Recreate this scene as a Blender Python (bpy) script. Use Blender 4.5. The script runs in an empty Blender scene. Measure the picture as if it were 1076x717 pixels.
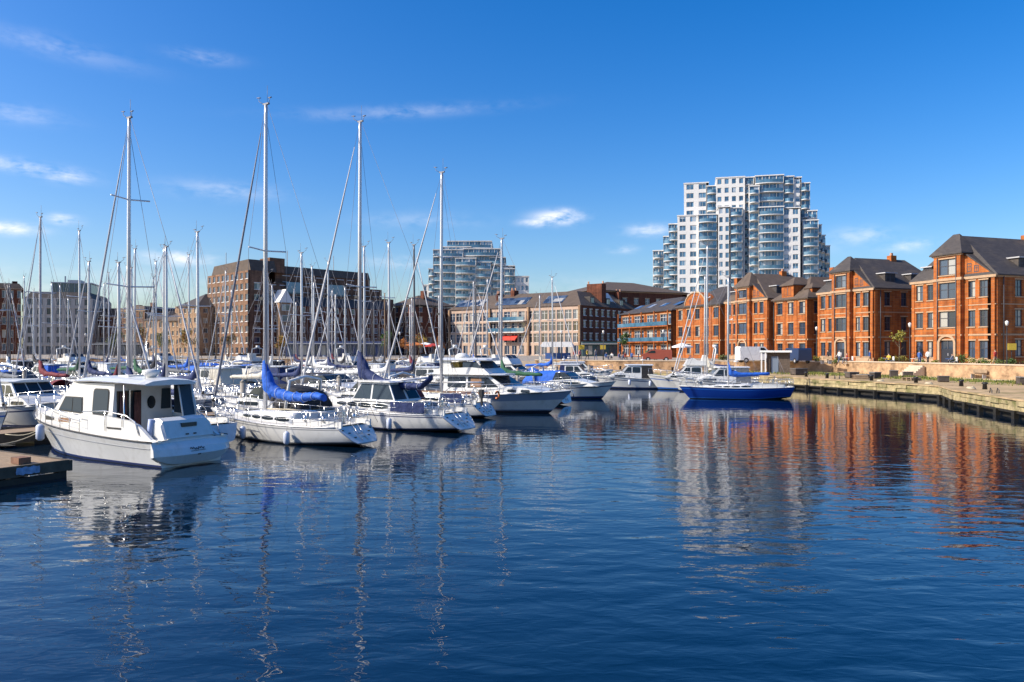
import bpy, math, random
from mathutils import Vector, Matrix
RND = random.Random(11)
rad = math.radians
sc = bpy.context.scene
COL = sc.collection
# ---------------------------------------------------------------- camera
F, CX, HY, EYE = 800.0, 538.0, 366.0, 4.0
cam = bpy.data.objects.new('camera', bpy.data.cameras.new('camera'))
COL.objects.link(cam); sc.camera = cam
cam.data.sensor_width = 36; cam.data.lens = F / 1076 * 36
cam.data.shift_y = 7.5 / 1076
cam.data.clip_start = 0.1; cam.data.clip_end = 8000
cam.location = (0, 0, EYE); cam.rotation_euler = (rad(90), 0, 0)
def X_at(px, Y): return (px - CX) / F * Y
def Z_at(py, Y): return EYE - (py - HY) / F * Y
# ---------------------------------------------------------------- world, sun, exposure
SUN_AZ, SUN_EL = rad(-104), rad(36)          # azimuth from +Y, clockwise positive
sunv = Vector((math.sin(SUN_AZ) * math.cos(SUN_EL), math.cos(SUN_AZ) * math.cos(SUN_EL), math.sin(SUN_EL)))
sun = bpy.data.objects.new('sun', bpy.data.lights.new('sun', 'SUN'))
COL.objects.link(sun); sun.data.energy = 5.0; sun.data.angle = rad(0.5); sun.data.color = (1, .91, .78)
sun.rotation_euler = sunv.to_track_quat('Z', 'Y').to_euler()
world = bpy.data.worlds.new('World'); sc.world = world; world.use_nodes = True
def make_sky():
    nt = world.node_tree; N = nt.nodes; L = nt.links; N.clear()
    def n(t, **k):
        a = N.new(t)
        for q, v in k.items(): setattr(a, q, v)
        return a
    def mth(op, a, b=None, c=None, clamp=False):
        m = n('ShaderNodeMath', operation=op); m.use_clamp = clamp
        for i, s in enumerate((a, b, c)):
            if s is None: continue
            if isinstance(s, (int, float)): m.inputs[i].default_value = s
            else: L.new(s, m.inputs[i])
        return m.outputs[0]
    sky = n('ShaderNodeTexSky', sky_type='NISHITA')
    sky.sun_disc = False; sky.sun_elevation = SUN_EL; sky.sun_rotation = SUN_AZ
    sky.altitude = 0; sky.air_density = 1.0; sky.dust_density = 1.7; sky.ozone_density = 3.6
    hs = n('ShaderNodeHueSaturation'); hs.inputs['Saturation'].default_value = 1.44; hs.inputs['Hue'].default_value = .5095; hs.inputs['Value'].default_value = 1.0
    L.new(sky.outputs[0], hs.inputs['Color'])
    tc = n('ShaderNodeTexCoord'); sep = n('ShaderNodeSeparateXYZ'); L.new(tc.outputs['Generated'], sep.inputs[0])
    az = mth('ARCTAN2', sep.outputs[0], sep.outputs[1]); el = mth('ARCSINE', sep.outputs[2])
    # wispy clouds: each is a soft patch round a bearing and an elevation, broken up by stretched noise
    cmb = n('ShaderNodeCombineXYZ'); L.new(mth('MULTIPLY', az, 14), cmb.inputs[0]); L.new(mth('MULTIPLY', el, 46), cmb.inputs[1])
    nz = n('ShaderNodeTexNoise'); nz.inputs['Scale'].default_value = 1.0; nz.inputs['Detail'].default_value = 7
    nz.inputs['Roughness'].default_value = .62; nz.inputs['Distortion'].default_value = .5; L.new(cmb.outputs[0], nz.inputs['Vector'])
    cmb2 = n('ShaderNodeCombineXYZ'); L.new(mth('MULTIPLY', az, 60), cmb2.inputs[0]); L.new(mth('MULTIPLY', el, 110), cmb2.inputs[1])
    nz2 = n('ShaderNodeTexNoise'); nz2.inputs['Scale'].default_value = 1.0; nz2.inputs['Detail'].default_value = 6
    L.new(cmb2.outputs[0], nz2.inputs['Vector'])
    tot = None
    #        px   py  halfw halfh density  tilt
    spots = [(586, 229, 24, 6.5, 1.25, 0), (566, 234, 18, 4, .9, 0), (592, 225, 12, 5, 1.1, 0), (682, 242, 22, 6, .6, 0), (655, 262, 14, 4, .4, 0),
             (28, 176, 48, 7, .55, .10), (68, 184, 22, 7, .7, 0), (8, 240, 28, 6, 1.0, 0), (66, 231, 14, 5, .95, 0), (188, 272, 34, 7, .85, 0),
             (60, 50, 70, 10, .17, .08), (8, 118, 46, 9, .24, 0), (215, 60, 30, 6, .22, 0), (420, 118, 100, 6, .20, -.08), (235, 200, 52, 9, .25, 0),
             (420, 276, 36, 6, .35, 0), (905, 248, 30, 9, .35, 0), (955, 258, 26, 6, .55, 0), (640, 300, 160, 10, .12, 0), (110, 300, 140, 18, .22, 0), (440, 232, 60, 8, .16, 0),
             (820, 262, 60, 8, .22, 0)]
    for px, py, hw, hh, dens, tilt in spots:
        a0 = math.atan2(px - CX, F); dx = math.hypot(px - CX, F)
        e0 = math.atan2(HY - py, dx)
        ux = mth('SUBTRACT', az, a0); uy = mth('SUBTRACT', el, e0)
        if tilt: uy = mth('ADD', uy, mth('MULTIPLY', ux, tilt))
        u = mth('DIVIDE', ux, hw / dx); v = mth('DIVIDE', uy, hh / dx)
        r2 = mth('ADD', mth('MULTIPLY', u, u), mth('MULTIPLY', v, v))
        g = mth('MULTIPLY', mth('POWER', 2.718, mth('MULTIPLY', r2, -1.1)), dens)
        tot = g if tot is None else mth('MAXIMUM', tot, g)
    nn = mth('ADD', mth('MULTIPLY', nz.outputs[0], .75), mth('MULTIPLY', nz2.outputs[0], .35))
    brk = mth('MULTIPLY', mth('SUBTRACT', nn, .43), 5.0, clamp=True)
    fac = mth('MULTIPLY', mth('MULTIPLY', tot, brk), .9, clamp=True)
    mix = n('ShaderNodeMix', data_type='RGBA'); mix.blend_type = 'MIX'
    L.new(fac, mix.inputs['Factor']); L.new(hs.outputs[0], mix.inputs['A']); mix.inputs['B'].default_value = (6.2, 6.2, 6.5, 1)
    bg = n('ShaderNodeBackground'); bg.inputs['Strength'].default_value = 0.15
    L.new(mix.outputs['Result'], bg.inputs['Color'])
    out = n('ShaderNodeOutputWorld'); L.new(bg.outputs[0], out.inputs[0])
make_sky()
vs = sc.view_settings
vs.view_transform = 'Standard'; vs.look = 'None'; vs.exposure = 0.38; vs.gamma = 1; vs.use_curve_mapping = False
sc.cycles.max_bounces = 7; sc.cycles.glossy_bounces = 4; sc.cycles.transmission_bounces = 4; sc.cycles.diffuse_bounces = 3
sc.cycles.caustics_reflective = False; sc.cycles.caustics_refractive = False
# ---------------------------------------------------------------- materials
MATS = {}
def M(name, col, rough=.6, metal=0, var=0.0, scale=2.0, dirt=None, dscale=.6, bump=0, bscale=20, coords='Object', rand=0, spec=.5, stretch=None, coat=0):
    """principled surface; var = mottling, dirt = (colour, amount) patches"""
    if name in MATS: return MATS[name]
    m = bpy.data.materials.new(name); m.use_nodes = True; nt = m.node_tree; N = nt.nodes; L = nt.links
    p = N['Principled BSDF']; p.inputs['Roughness'].default_value = rough; p.inputs['Metallic'].default_value = metal
    p.inputs['Specular IOR Level'].default_value = spec; p.inputs['Coat Weight'].default_value = coat
    c4 = (*col, 1); p.inputs['Base Color'].default_value = c4
    tc = N.new('ShaderNodeTexCoord'); vec = tc.outputs[coords]
    if stretch:
        mp = N.new('ShaderNodeMapping'); mp.inputs['Scale'].default_value = stretch; L.new(vec, mp.inputs[0]); vec = mp.outputs[0]
    last = None
    if var:
        nz = N.new('ShaderNodeTexNoise'); nz.inputs['Scale'].default_value = scale; nz.inputs['Detail'].default_value = 6; nz.inputs['Roughness'].default_value = .65
        L.new(vec, nz.inputs['Vector'])
        mr = N.new('ShaderNodeMapRange'); mr.inputs[1].default_value = .3; mr.inputs[2].default_value = .7
        mr.inputs[3].default_value = 1 - var; mr.inputs[4].default_value = 1 + var * .6; L.new(nz.outputs[0], mr.inputs[0])
        mx = N.new('ShaderNodeVectorMath'); mx.operation = 'SCALE'; mx.inputs[0].default_value = col
        L.new(mr.outputs[0], mx.inputs['Scale']); last = mx.outputs[0]
    if rand:
        oi = N.new('ShaderNodeObjectInfo'); mr = N.new('ShaderNodeMapRange'); mr.inputs[3].default_value = 1 - rand; mr.inputs[4].default_value = 1 + rand
        L.new(oi.outputs['Random'], mr.inputs[0])
        mx = N.new('ShaderNodeVectorMath'); mx.operation = 'SCALE'
        if last is None: mx.inputs[0].default_value = col
        else: L.new(last, mx.inputs[0])
        L.new(mr.outputs[0], mx.inputs['Scale']); last = mx.outputs[0]
    if dirt:
        nz = N.new('ShaderNodeTexNoise'); nz.inputs['Scale'].default_value = dscale; nz.inputs['Detail'].default_value = 8; nz.inputs['Roughness'].default_value = .7
        L.new(vec, nz.inputs['Vector'])
        mr = N.new('ShaderNodeMapRange'); mr.inputs[1].default_value = .5; mr.inputs[2].default_value = .66; mr.inputs[4].default_value = dirt[1]
        L.new(nz.outputs[0], mr.inputs[0])
        mx = N.new('ShaderNodeMix'); mx.data_type = 'RGBA'; L.new(mr.outputs[0], mx.inputs['Factor'])
        if last is None: mx.inputs['A'].default_value = c4
        else: L.new(last, mx.inputs['A'])
        mx.inputs['B'].default_value = (*dirt[0], 1); last = mx.outputs['Result']
    if last is not None: L.new(last, p.inputs['Base Color'])
    if bump:
        nz = N.new('ShaderNodeTexNoise'); nz.inputs['Scale'].default_value = bscale; nz.inputs['Detail'].default_value = 4; L.new(vec, nz.inputs['Vector'])
        b = N.new('ShaderNodeBump'); b.inputs['Strength'].default_value = bump; b.inputs['Distance'].default_value = .05
        L.new(nz.outputs[0], b.inputs['Height']); L.new(b.outputs[0], p.inputs['Normal'])
    MATS[name] = m; return m
def M_brick(name, c1, c2, mortar, stain=.35, w=.9, h=.3, axis='xy'):
    """brick wall: courses laid along the building's own walls"""
    if name in MATS: return MATS[name]
    m = bpy.data.materials.new(name); m.use_nodes = True; nt = m.node_tree; N = nt.nodes; L = nt.links
    p = N['Principled BSDF']; p.inputs['Roughness'].default_value = .85; p.inputs['Specular IOR Level'].default_value = .25
    tc = N.new('ShaderNodeTexCoord'); s = N.new('ShaderNodeSeparateXYZ'); L.new(tc.outputs['Object'], s.inputs[0])
    a = N.new('ShaderNodeMath'); a.operation = 'ADD'; L.new(s.outputs[0], a.inputs[0]); L.new(s.outputs[1], a.inputs[1])
    c = N.new('ShaderNodeCombineXYZ'); L.new(a.outputs[0], c.inputs[0]); L.new(s.outputs[2], c.inputs[1])
    b = N.new('ShaderNodeTexBrick'); b.inputs['Scale'].default_value = 1; b.inputs['Brick Width'].default_value = w; b.inputs['Row Height'].default_value = h
    b.inputs['Mortar Size'].default_value = .018; b.inputs['Color1'].default_value = (*c1, 1); b.inputs['Color2'].default_value = (*c2, 1); b.inputs['Mortar'].default_value = (*mortar, 1)
    b.inputs['Bias'].default_value = 0
    L.new(c.outputs[0], b.inputs['Vector'])
    nz = N.new('ShaderNodeTexNoise'); nz.inputs['Scale'].default_value = .45; nz.inputs['Detail'].default_value = 9; nz.inputs['Roughness'].default_value = .7; L.new(tc.outputs['Object'], nz.inputs['Vector'])
    mr = N.new('ShaderNodeMapRange'); mr.inputs[1].default_value = .3; mr.inputs[2].default_value = .7; mr.inputs[3].default_value = 1 - stain; mr.inputs[4].default_value = 1 + stain * .5
    L.new(nz.outputs[0], mr.inputs[0])
    ms = N.new('ShaderNodeMapping'); ms.inputs['Scale'].default_value = (2.2, 2.2, .18); L.new(tc.outputs['Object'], ms.inputs[0])
    ns = N.new('ShaderNodeTexNoise'); ns.inputs['Scale'].default_value = 1; ns.inputs['Detail'].default_value = 5; L.new(ms.outputs[0], ns.inputs['Vector'])
    m2 = N.new('ShaderNodeMapRange'); m2.inputs[1].default_value = .35; m2.inputs[2].default_value = .65; m2.inputs[3].default_value = .68; m2.inputs[4].default_value = 1.12; L.new(ns.outputs[0], m2.inputs[0])
    mm = N.new('ShaderNodeMath'); mm.operation = 'MULTIPLY'; L.new(mr.outputs[0], mm.inputs[0]); L.new(m2.outputs[0], mm.inputs[1])
    mx = N.new('ShaderNodeVectorMath'); mx.operation = 'SCALE'; L.new(b.outputs[0], mx.inputs[0]); L.new(mm.outputs[0], mx.inputs['Scale'])
    L.new(mx.outputs[0], p.inputs['Base Color'])
    bp = N.new('ShaderNodeBump'); bp.inputs['Strength'].default_value = .4; bp.inputs['Distance'].default_value = .02; L.new(nz.outputs[0], bp.inputs['Height']); L.new(bp.outputs[0], p.inputs['Normal'])
    MATS[name] = m; return m
# ---------------------------------------------------------------- mesh builder
class MB:
    def __init__(s): s.v = []; s.f = []; s.m = []; s.s = []
    def add(s, vs, fs, mi=0, sm=False):
        o = len(s.v); s.v += [tuple(v) for v in vs]
        for f in fs: s.f.append(tuple(o + i for i in f)); s.m.append(mi); s.s.append(sm)
        return s
    def box(s, x0, x1, y0, y1, z0, z1, mi=0):
        v = [(x0, y0, z0), (x1, y0, z0), (x1, y1, z0), (x0, y1, z0), (x0, y0, z1), (x1, y0, z1), (x1, y1, z1), (x0, y1, z1)]
        return s.add(v, [(0, 3, 2, 1), (4, 5, 6, 7), (0, 1, 5, 4), (1, 2, 6, 5), (2, 3, 7, 6), (3, 0, 4, 7)], mi)
    def prism(s, poly, z0, z1, mi=0, top=None, bottom=True):
        n = len(poly); z1f = z1 if callable(z1) else (lambda x, y: z1)
        v = [(x, y, z0) for x, y in poly] + [(x, y, z1f(x, y)) for x, y in poly]
        fs = [(i, (i + 1) % n, n + (i + 1) % n, n + i) for i in range(n)]
        s.add(v, fs, mi); s.add(v[n:], [tuple(range(n))], mi if top is None else top)
        if bottom: s.add(v[:n], [tuple(reversed(range(n)))], mi)
        return s
    def side(s, prof, y0, y1, mi=0, taper=None, sm=False):
        """polygon in x,z pushed along y; taper(z) scales the half width"""
        n = len(prof); t = taper or (lambda z: 1.0)
        a = [(x, y0 * t(z), z) for x, z in prof]; b = [(x, y1 * t(z), z) for x, z in prof]
        s.add(a + b, [(i, (i + 1) % n, n + (i + 1) % n, n + i) for i in range(n)], mi, sm)
        s.add(a, [tuple(reversed(range(n)))], mi); s.add(b, [tuple(range(n))], mi); return s
    def tube(s, pts, r, n=6, mi=0, cap=True, sm=True):
        P = [Vector(p) for p in pts]; rr = r if isinstance(r, (list, tuple)) else [r] * len(P); rings = []; up = None
        for i, p in enumerate(P):
            d = (P[min(i + 1, len(P) - 1)] - P[max(i - 1, 0)]).normalized()
            if up is None: up = Vector((0, 0, 1)) if abs(d.z) < .9 else Vector((1, 0, 0))
            a = d.cross(up).normalized(); b = a.cross(d).normalized(); up = b
            rings.append([p + (a * math.cos(q * math.tau / n) + b * math.sin(q * math.tau / n)) * rr[i] for q in range(n)])
        return s.loft(rings, mi, True, cap, sm)
    def loft(s, rings, mi=0, closed=True, cap=True, sm=False, mis=None):
        n = len(rings[0]); o = len(s.v)
        for r in rings: s.v += [tuple(v) for v in r]
        for k in range(len(rings) - 1):
            for i in range(n if closed else n - 1):
                j = (i + 1) % n
                s.f.append((o + k * n + i, o + k * n + j, o + (k + 1) * n + j, o + (k + 1) * n + i)); s.m.append(mis[i] if mis else mi); s.s.append(sm)
        if cap:
            s.f.append(tuple(o + i for i in reversed(range(n)))); s.m.append(mi); s.s.append(False)
            s.f.append(tuple(o + (len(rings) - 1) * n + i for i in range(n))); s.m.append(mi); s.s.append(False)
        return s
    def ball(s, c, r, mi=0, n=8, k=5, sc_=(1, 1, 1)):
        rings = []
        for i in range(k + 1):
            t = math.pi * i / k; q = max(math.sin(t), .02)
            rings.append([(c[0] + r * sc_[0] * q * math.cos(a * math.tau / n), c[1] + r * sc_[1] * q * math.sin(a * math.tau / n), c[2] - r * sc_[2] * math.cos(t)) for a in range(n)])
        return s.loft(rings, mi, True, True, True)
    def xf(s, mtx): s.v = [tuple(mtx @ Vector(v)) for v in s.v]; return s
    def mesh(s, name, mats):
        me = bpy.data.meshes.new(name); me.from_pydata(s.v, [], s.f)
        for m in (mats if isinstance(mats, (list, tuple)) else [mats]): me.materials.append(m)
        me.polygons.foreach_set('material_index', s.m); me.polygons.foreach_set('use_smooth', s.s); me.update(); return me
    def build(s, name, mats, parent=None, loc=(0, 0, 0), rz=0):
        return link(name, s.mesh(name, mats), parent, loc, rz)
def link(name, data, parent=None, loc=(0, 0, 0), rz=0):
    o = bpy.data.objects.new(name, data); COL.objects.link(o)
    if parent is not None: o.parent = parent
    o.location = loc; o.rotation_euler = (0, 0, rz); return o
def tag(o, label=None, cat=None, group=None, kind=None):
    if label: o['label'] = label
    if cat: o['category'] = cat
    if group: o['group'] = group
    if kind: o['kind'] = kind
    return o
def empty(name, loc=(0, 0, 0), rz=0, **k):
    o = link(name, None, None, loc, rz); o.empty_display_size = .3; return tag(o, **k)
KIDS = {}
def kids(o):
    return list(o.children)
def copy_tree(o, parent=None, swap=None, skip=()):
    c = o.copy(); COL.objects.link(c); c.parent = parent
    if swap and c.type == 'MESH':
        for i, sl in enumerate(o.data.materials):
            if sl and sl.name in swap:
                c.material_slots[i].link = 'OBJECT'; c.material_slots[i].material = swap[sl.name]
    for ch in kids(o):
        if ch.name.split('.')[0] in skip: continue
        copy_tree(ch, c, swap, skip)
    return c
# ---------------------------------------------------------------- water
def water_material():
    m = bpy.data.materials.new('harbour_water'); m.use_nodes = True; nt = m.node_tree; N = nt.nodes; L = nt.links
    p = N['Principled BSDF']; p.inputs['Base Color'].default_value = (.001, .008, .020, 1); p.inputs['Roughness'].default_value = .03
    p.inputs['IOR'].default_value = 1.65; p.inputs['Specular IOR Level'].default_value = .5
    tc = N.new('ShaderNodeTexCoord')
    def noise(scale, st, detail, dist=0, rot=0):
        mp = N.new('ShaderNodeMapping'); mp.inputs['Scale'].default_value = st; mp.inputs['Rotation'].default_value = (0, 0, rot)
        L.new(tc.outputs['Object'], mp.inputs[0])
        z = N.new('ShaderNodeTexNoise'); z.inputs['Scale'].default_value = scale; z.inputs['Detail'].default_value = detail; z.inputs['Distortion'].default_value = dist
        z.inputs['Roughness'].default_value = .55
        L.new(mp.outputs[0], z.inputs['Vector']); return z.outputs[0]
    sx = N.new('ShaderNodeSeparateXYZ'); L.new(tc.outputs['Object'], sx.inputs[0]); wm_ = N.new('ShaderNodeMapRange'); L.new(sx.outputs[1], wm_.inputs[0])
    wm_.inputs[1].default_value = 8; wm_.inputs[2].default_value = 42; wm_.inputs[3].default_value = 1.0; wm_.inputs[4].default_value = .25      # calmer towards the sheltered quays
    def breeze(o):
        q = N.new('ShaderNodeMath'); q.operation = 'MULTIPLY'; L.new(o, q.inputs[0]); L.new(wm_.outputs[0], q.inputs[1]); return q.outputs[0]
    b1 = N.new('ShaderNodeBump'); b1.inputs['Strength'].default_value = 1; b1.inputs['Distance'].default_value = W1
    L.new(breeze(noise(.95, (.7, 1.3, 1), 1.2, .4, .2)), b1.inputs['Height'])
    b2 = N.new('ShaderNodeBump'); b2.inputs['Strength'].default_value = 1; b2.inputs['Distance'].default_value = W2
    L.new(breeze(noise(3.0, (.7, 1.4, 1), 2, .5, -.15)), b2.inputs['Height']); L.new(b1.outputs[0], b2.inputs['Normal'])
    L.new(b2.outputs[0], p.inputs['Normal'])
    return m
W1, W2 = .036, .0100
wb = MB(); wb.add([(-3000, -300, 0), (3000, -300, 0), (3000, 4000, 0), (-3000, 4000, 0)], [(0, 1, 2, 3)])
tag(wb.build('water', water_material()), kind='structure')
# ---------------------------------------------------------------- quays and land
m_pave = M('worn_sandstone_paving', (.46, .33, .19), .95, var=.35, scale=1.2, dirt=((.13, .13, .04), .8), dscale=.35, spec=.1)
m_promenade = M('promenade_paving', (.30, .26, .21), .85, var=.2, scale=.8)
m_land = M('land_ground', (.16, .15, .13), .9, var=.2, scale=.05)
EDGE = [(24, -20), (27.2, 34), (28.9, 43), (30.8, 52.5), (33.2, 58.5), (27.8, 76.5), (22, 88), (12.8, 98), (2, 107), (-15, 118), (-60, 123), (-210, 134)]
UP = [(72, 0), (60, 36), (52, 60), (46.2, 77), (39.5, 95), (28, 102), (16, 105), (3.5, 112), (-14.4, 121.5), (-60, 127), (-215, 138)]
LQ, UQ = 1.0, 2.1
def sheet(name, poly, z, mat):
    b = MB(); b.add([(x, y, z) for x, y in poly], [tuple(range(len(poly)))]); return tag(b.build(name, mat), kind='structure')
far = [(-3000, 200), (-3000, 3800), (3000, 3800), (3000, -20)]
b = MB(); poly = list(reversed(UP)) + [(3000, 0), (3000, 3900), (-3000, 3900), (-3000, 200)]
b.prism(poly, -1, UQ, 0, bottom=False)
tag(b.build('upper_promenade', m_promenade), kind='structure')
b = MB(); poly = list(EDGE) + [(-216, 139)] + list(reversed([(x + .3, y + .3) for x, y in UP]))
b.prism(poly, -1, LQ, 0, bottom=False)
tag(b.build('lower_quay', m_pave), kind='structure')
# path strip and rough grass on the lower quay
def offset_line(line, d):
    out = []
    for i, (x, y) in enumerate(line):
        a = Vector(line[max(i - 1, 0)]); c = Vector(line[min(i + 1, len(line) - 1)]); t = (c - a).normalized(); n = Vector((t.y, -t.x))
        out.append((x + n.x * d, y + n.y * d))
    return out
ul = UP[2:9]
p1 = offset_line(ul, -.5); p2 = offset_line(ul, -4.2)
b = MB(); n = len(ul); b.add([(x, y, LQ + .006) for x, y in p1] + [(x, y, LQ + .006) for x, y in p2], [(i, i + 1, n + i + 1, n + i) for i in range(n - 1)])
tag(b.build('lower_path', M('pale_path', (.66, .49, .32), .95, var=.15, scale=1.5, spec=.1)), kind='structure')
m_rubble = M('weathered_quay_stone', (.40, .32, .17), .9, var=.5, scale=2.2, dirt=((.10, .11, .025), .9), dscale=.9, bump=.8, bscale=5)
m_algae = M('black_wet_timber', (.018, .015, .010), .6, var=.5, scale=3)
def wall_run(name, line, z0, z1, th, mat, label, cat, coping=None, rows=1):
    """wall following a line, thickness to the land side"""
    b = MB(); o1 = offset_line(line, th * .5); o2 = offset_line(line, -th * .5); n = len(line)
    def seg(a, c, z0, z1, mi):
        v = [(x, y, z0) for x, y in a] + [(x, y, z1) for x, y in a] + [(x, y, z1) for x, y in c] + [(x, y, z0) for x, y in c]
        fs = []
        for i in range(n - 1):
            fs += [(i, i + 1, n + i + 1, n + i), (n + i, n + i + 1, 2 * n + i + 1, 2 * n + i), (2 * n + i, 2 * n + i + 1, 3 * n + i + 1, 3 * n + i)]
        fs += [(0, n, 2 * n, 3 * n), (n - 1, 4 * n - 1, 3 * n - 1, 2 * n - 1)]
        b.add(v, fs, mi)
    seg(o1, o2, z0, z1, 0)
    o = b.build(name, [mat]); tag(o, label, cat)
    if coping:
        b = MB(); o1 = offset_line(line, th * .5 + .08); o2 = offset_line(line, -th * .5 - .08); seg(o1, o2, z1, z1 + .12, 0)
        b.build('coping', [coping], o)
    return o
m_stonewall = M('sandstone_retaining_wall', (.44, .29, .17), .95, var=.45, scale=1.6, dirt=((.09, .06, .04), .9), dscale=.45, bump=.5, bscale=4, spec=.1)
m_cope = M('pale_coping_stone', (.52, .42, .31), .85, var=.2, scale=2)
wall_run('retaining_wall', UP[1:5], LQ - .1, UQ + .25, .5, m_stonewall, 'sandstone retaining wall between lower quay and promenade on the right', 'wall', m_cope)
wall_run('retaining_wall', UP[4:8], LQ - .1, UQ + .12, .5, m_stonewall, 'pale sandy retaining wall behind the far white cruisers below the cafe tables', 'wall', m_cope)
wall_run('retaining_wall', UP[8:], LQ - .1, UQ + .12, .5, m_stonewall, 'long low sandstone wall behind the crowded marina on the left', 'wall', m_cope)
def quay_face(pts, label, top=LQ, name='quay_edge'):
    """stone fascia standing on black timber piles over a dark undercroft"""
    root = empty(name, (*pts[0], 0)); tag(root, label, 'quay wall')
    off = Vector((-pts[0][0], -pts[0][1], 0)); T = Matrix.Translation(off); n = len(pts)
    def strip(b, a, c, z0, z1):
        v = [(x, y, z0) for x, y in a] + [(x, y, z1) for x, y in a] + [(x, y, z1) for x, y in c] + [(x, y, z0) for x, y in c]; fs = []
        for i in range(len(a) - 1):
            k = len(a)
            fs += [(i, i + 1, k + i + 1, k + i), (k + i, k + i + 1, 2 * k + i + 1, 2 * k + i), (2 * k + i, 2 * k + i + 1, 3 * k + i + 1, 3 * k + i), (3 * k + i, 3 * k + i + 1, i + 1, i)]
        k = len(a); fs += [(0, k, 2 * k, 3 * k), (k - 1, 4 * k - 1, 3 * k - 1, 2 * k - 1)]
        b.add(v, fs)
    fine = []
    for i in range(n - 1):
        a = Vector(pts[i]); c = Vector(pts[i + 1]); k = max(1, int((c - a).length / 1.1))
        for j in range(k): fine.append(tuple(a + (c - a) * j / k))
    fine.append(tuple(pts[-1]))
    # uneven blocks of the fascia
    b = MB(); 
    for i in range(len(fine) - 1):
        for r in range(2):
            j = RND.uniform(-.05, .07); z0 = .42 + r * .3
            o1 = offset_line([fine[i], fine[i + 1]], -.32 - j); o2 = offset_line([fine[i], fine[i + 1]], .3)
            strip(b, o1, o2, z0 + RND.uniform(-.03, .02), z0 + .3 - .025 + (RND.uniform(-.02, .03) if r else 0))
    b.xf(T).build('fascia', m_rubble, root)
    b = MB(); strip(b, offset_line(pts, -.40), offset_line(pts, .9), top + .03, top + .13); b.xf(T).build('capping', m_pave, root)
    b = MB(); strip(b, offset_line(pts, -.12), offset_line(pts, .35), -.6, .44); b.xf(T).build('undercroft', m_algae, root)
    b = MB(); strip(b, offset_line(pts, -.42), offset_line(pts, -.26), .30, .43); b.xf(T).build('waling', m_algae, root)
    me = MB().box(-.13, .13, -.13, .13, -1, .42).mesh('pile', [m_algae])
    for i, q in enumerate(offset_line(fine, -.45)):
        if i % 2 == 0: link('pile', me, root, (q[0] + off.x, q[1] + off.y, RND.uniform(-.05, .05)))
quay_face(EDGE[1:5], 'nearest mossy stone quay edge on black piles at the right')
quay_face(EDGE[4:7], 'stone quay edge on black piles beyond the step, behind the blue yacht')
quay_face(EDGE[6:9], 'weathered quay edge behind the far white motor cruisers')
quay_face(EDGE[8:11], 'far quay edge behind the crowded marina berths')
# grass tufts growing on the lower quay
def grass():
    b = MB()
    for k in range(16000):
        t = RND.random(); 
        i = RND.randrange(0, 3); a = Vector(UP[2 + i]); c = Vector(UP[3 + i]); q = a + (c - a) * t
        nrm = (c - a).normalized(); nv = Vector((nrm.y, -nrm.x)); d = -4.4 - abs(RND.gauss(0, 2.2))
        x, y = q + nv * d
        x += math.sin(t * 9) * .2
        if math.sin(x * 1.3 + y * .7) + math.sin(y * 1.9) < RND.uniform(-1.2, 1.0): continue
        h = RND.uniform(.06, .30); w = .05; an = RND.random() * 6.3; dx, dy = math.cos(an) * w, math.sin(an) * w; lx, ly = RND.uniform(-.1, .1), RND.uniform(-.1, .1)
        b.add([(x - dx, y - dy, LQ), (x + dx, y + dy, LQ), (x + lx, y + ly, LQ + h)], [(0, 1, 2)], RND.randrange(2))
    o = b.build('grass', [M('dry_grass', (.20, .19, .04), .8), M('green_grass', (.09, .13, .02), .8)]); tag(o, kind='stuff', label='rough yellow green grass along the lower quay', cat='grass')
grass()
# ---------------------------------------------------------------- buildings
m_glass = M('window_glass', (.035, .055, .085), .06, spec=.9, rand=.5)
m_glass_blue = M('blue_balcony_glass', (.07, .17, .26), .05, spec=1.0, var=.5, scale=.35, coords='Object')
m_glass_dark = M('dark_curtain_glass', (.02, .035, .06), .05, spec=1.0)
m_glass_tower = M('tower_window_glass', (.05, .11, .19), .05, spec=1.0, rand=.45)
def glass_variety(m, c_lo, c_hi, c_blind, cell=(1.35, 2.9), blind=.84):
    """each pane differs: dark rooms, lighter rooms, some drawn blinds"""
    nt = m.node_tree; N = nt.nodes; L = nt.links; p = N['Principled BSDF']
    tc = N.new('ShaderNodeTexCoord'); sn = N.new('ShaderNodeVectorMath'); sn.operation = 'SNAP'; L.new(tc.outputs['Object'], sn.inputs[0]); sn.inputs[1].default_value = (cell[0], cell[0], cell[1])
    oi = N.new('ShaderNodeObjectInfo'); ad = N.new('ShaderNodeVectorMath'); ad.operation = 'ADD'; L.new(sn.outputs[0], ad.inputs[0]); L.new(oi.outputs['Random'], ad.inputs[1])
    wn = N.new('ShaderNodeTexWhiteNoise'); L.new(ad.outputs[0], wn.inputs['Vector']); cr = N.new('ShaderNodeValToRGB'); L.new(wn.outputs['Value'], cr.inputs[0])
    e = cr.color_ramp.elements; e[0].color = (*c_lo, 1); e[1].position = blind - .02; e[1].color = (*c_hi, 1); x = e.new(blind); x.color = (*c_blind, 1); L.new(cr.outputs[0], p.inputs['Base Color'])
glass_variety(m_glass, (.012, .018, .03), (.07, .10, .15), (.34, .33, .30))
glass_variety(m_glass_tower, (.02, .06, .11), (.11, .24, .38), (.36, .42, .48))
m_frame = M('white_window_frame', (.62, .60, .56), .5)
m_frame_dark = M('dark_window_frame', (.06, .06, .07), .5)
m_slate = M('slate_roof', (.050, .043, .042), .75, var=.35, scale=1.5, stretch=(1, 1, 3), dirt=((.13, .10, .07), .4), dscale=.4)
m_slate2 = M('brown_slate_roof', (.10, .072, .053), .8, var=.35, scale=1.2, dirt=((.06, .05, .05), .5), dscale=.3)
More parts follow.
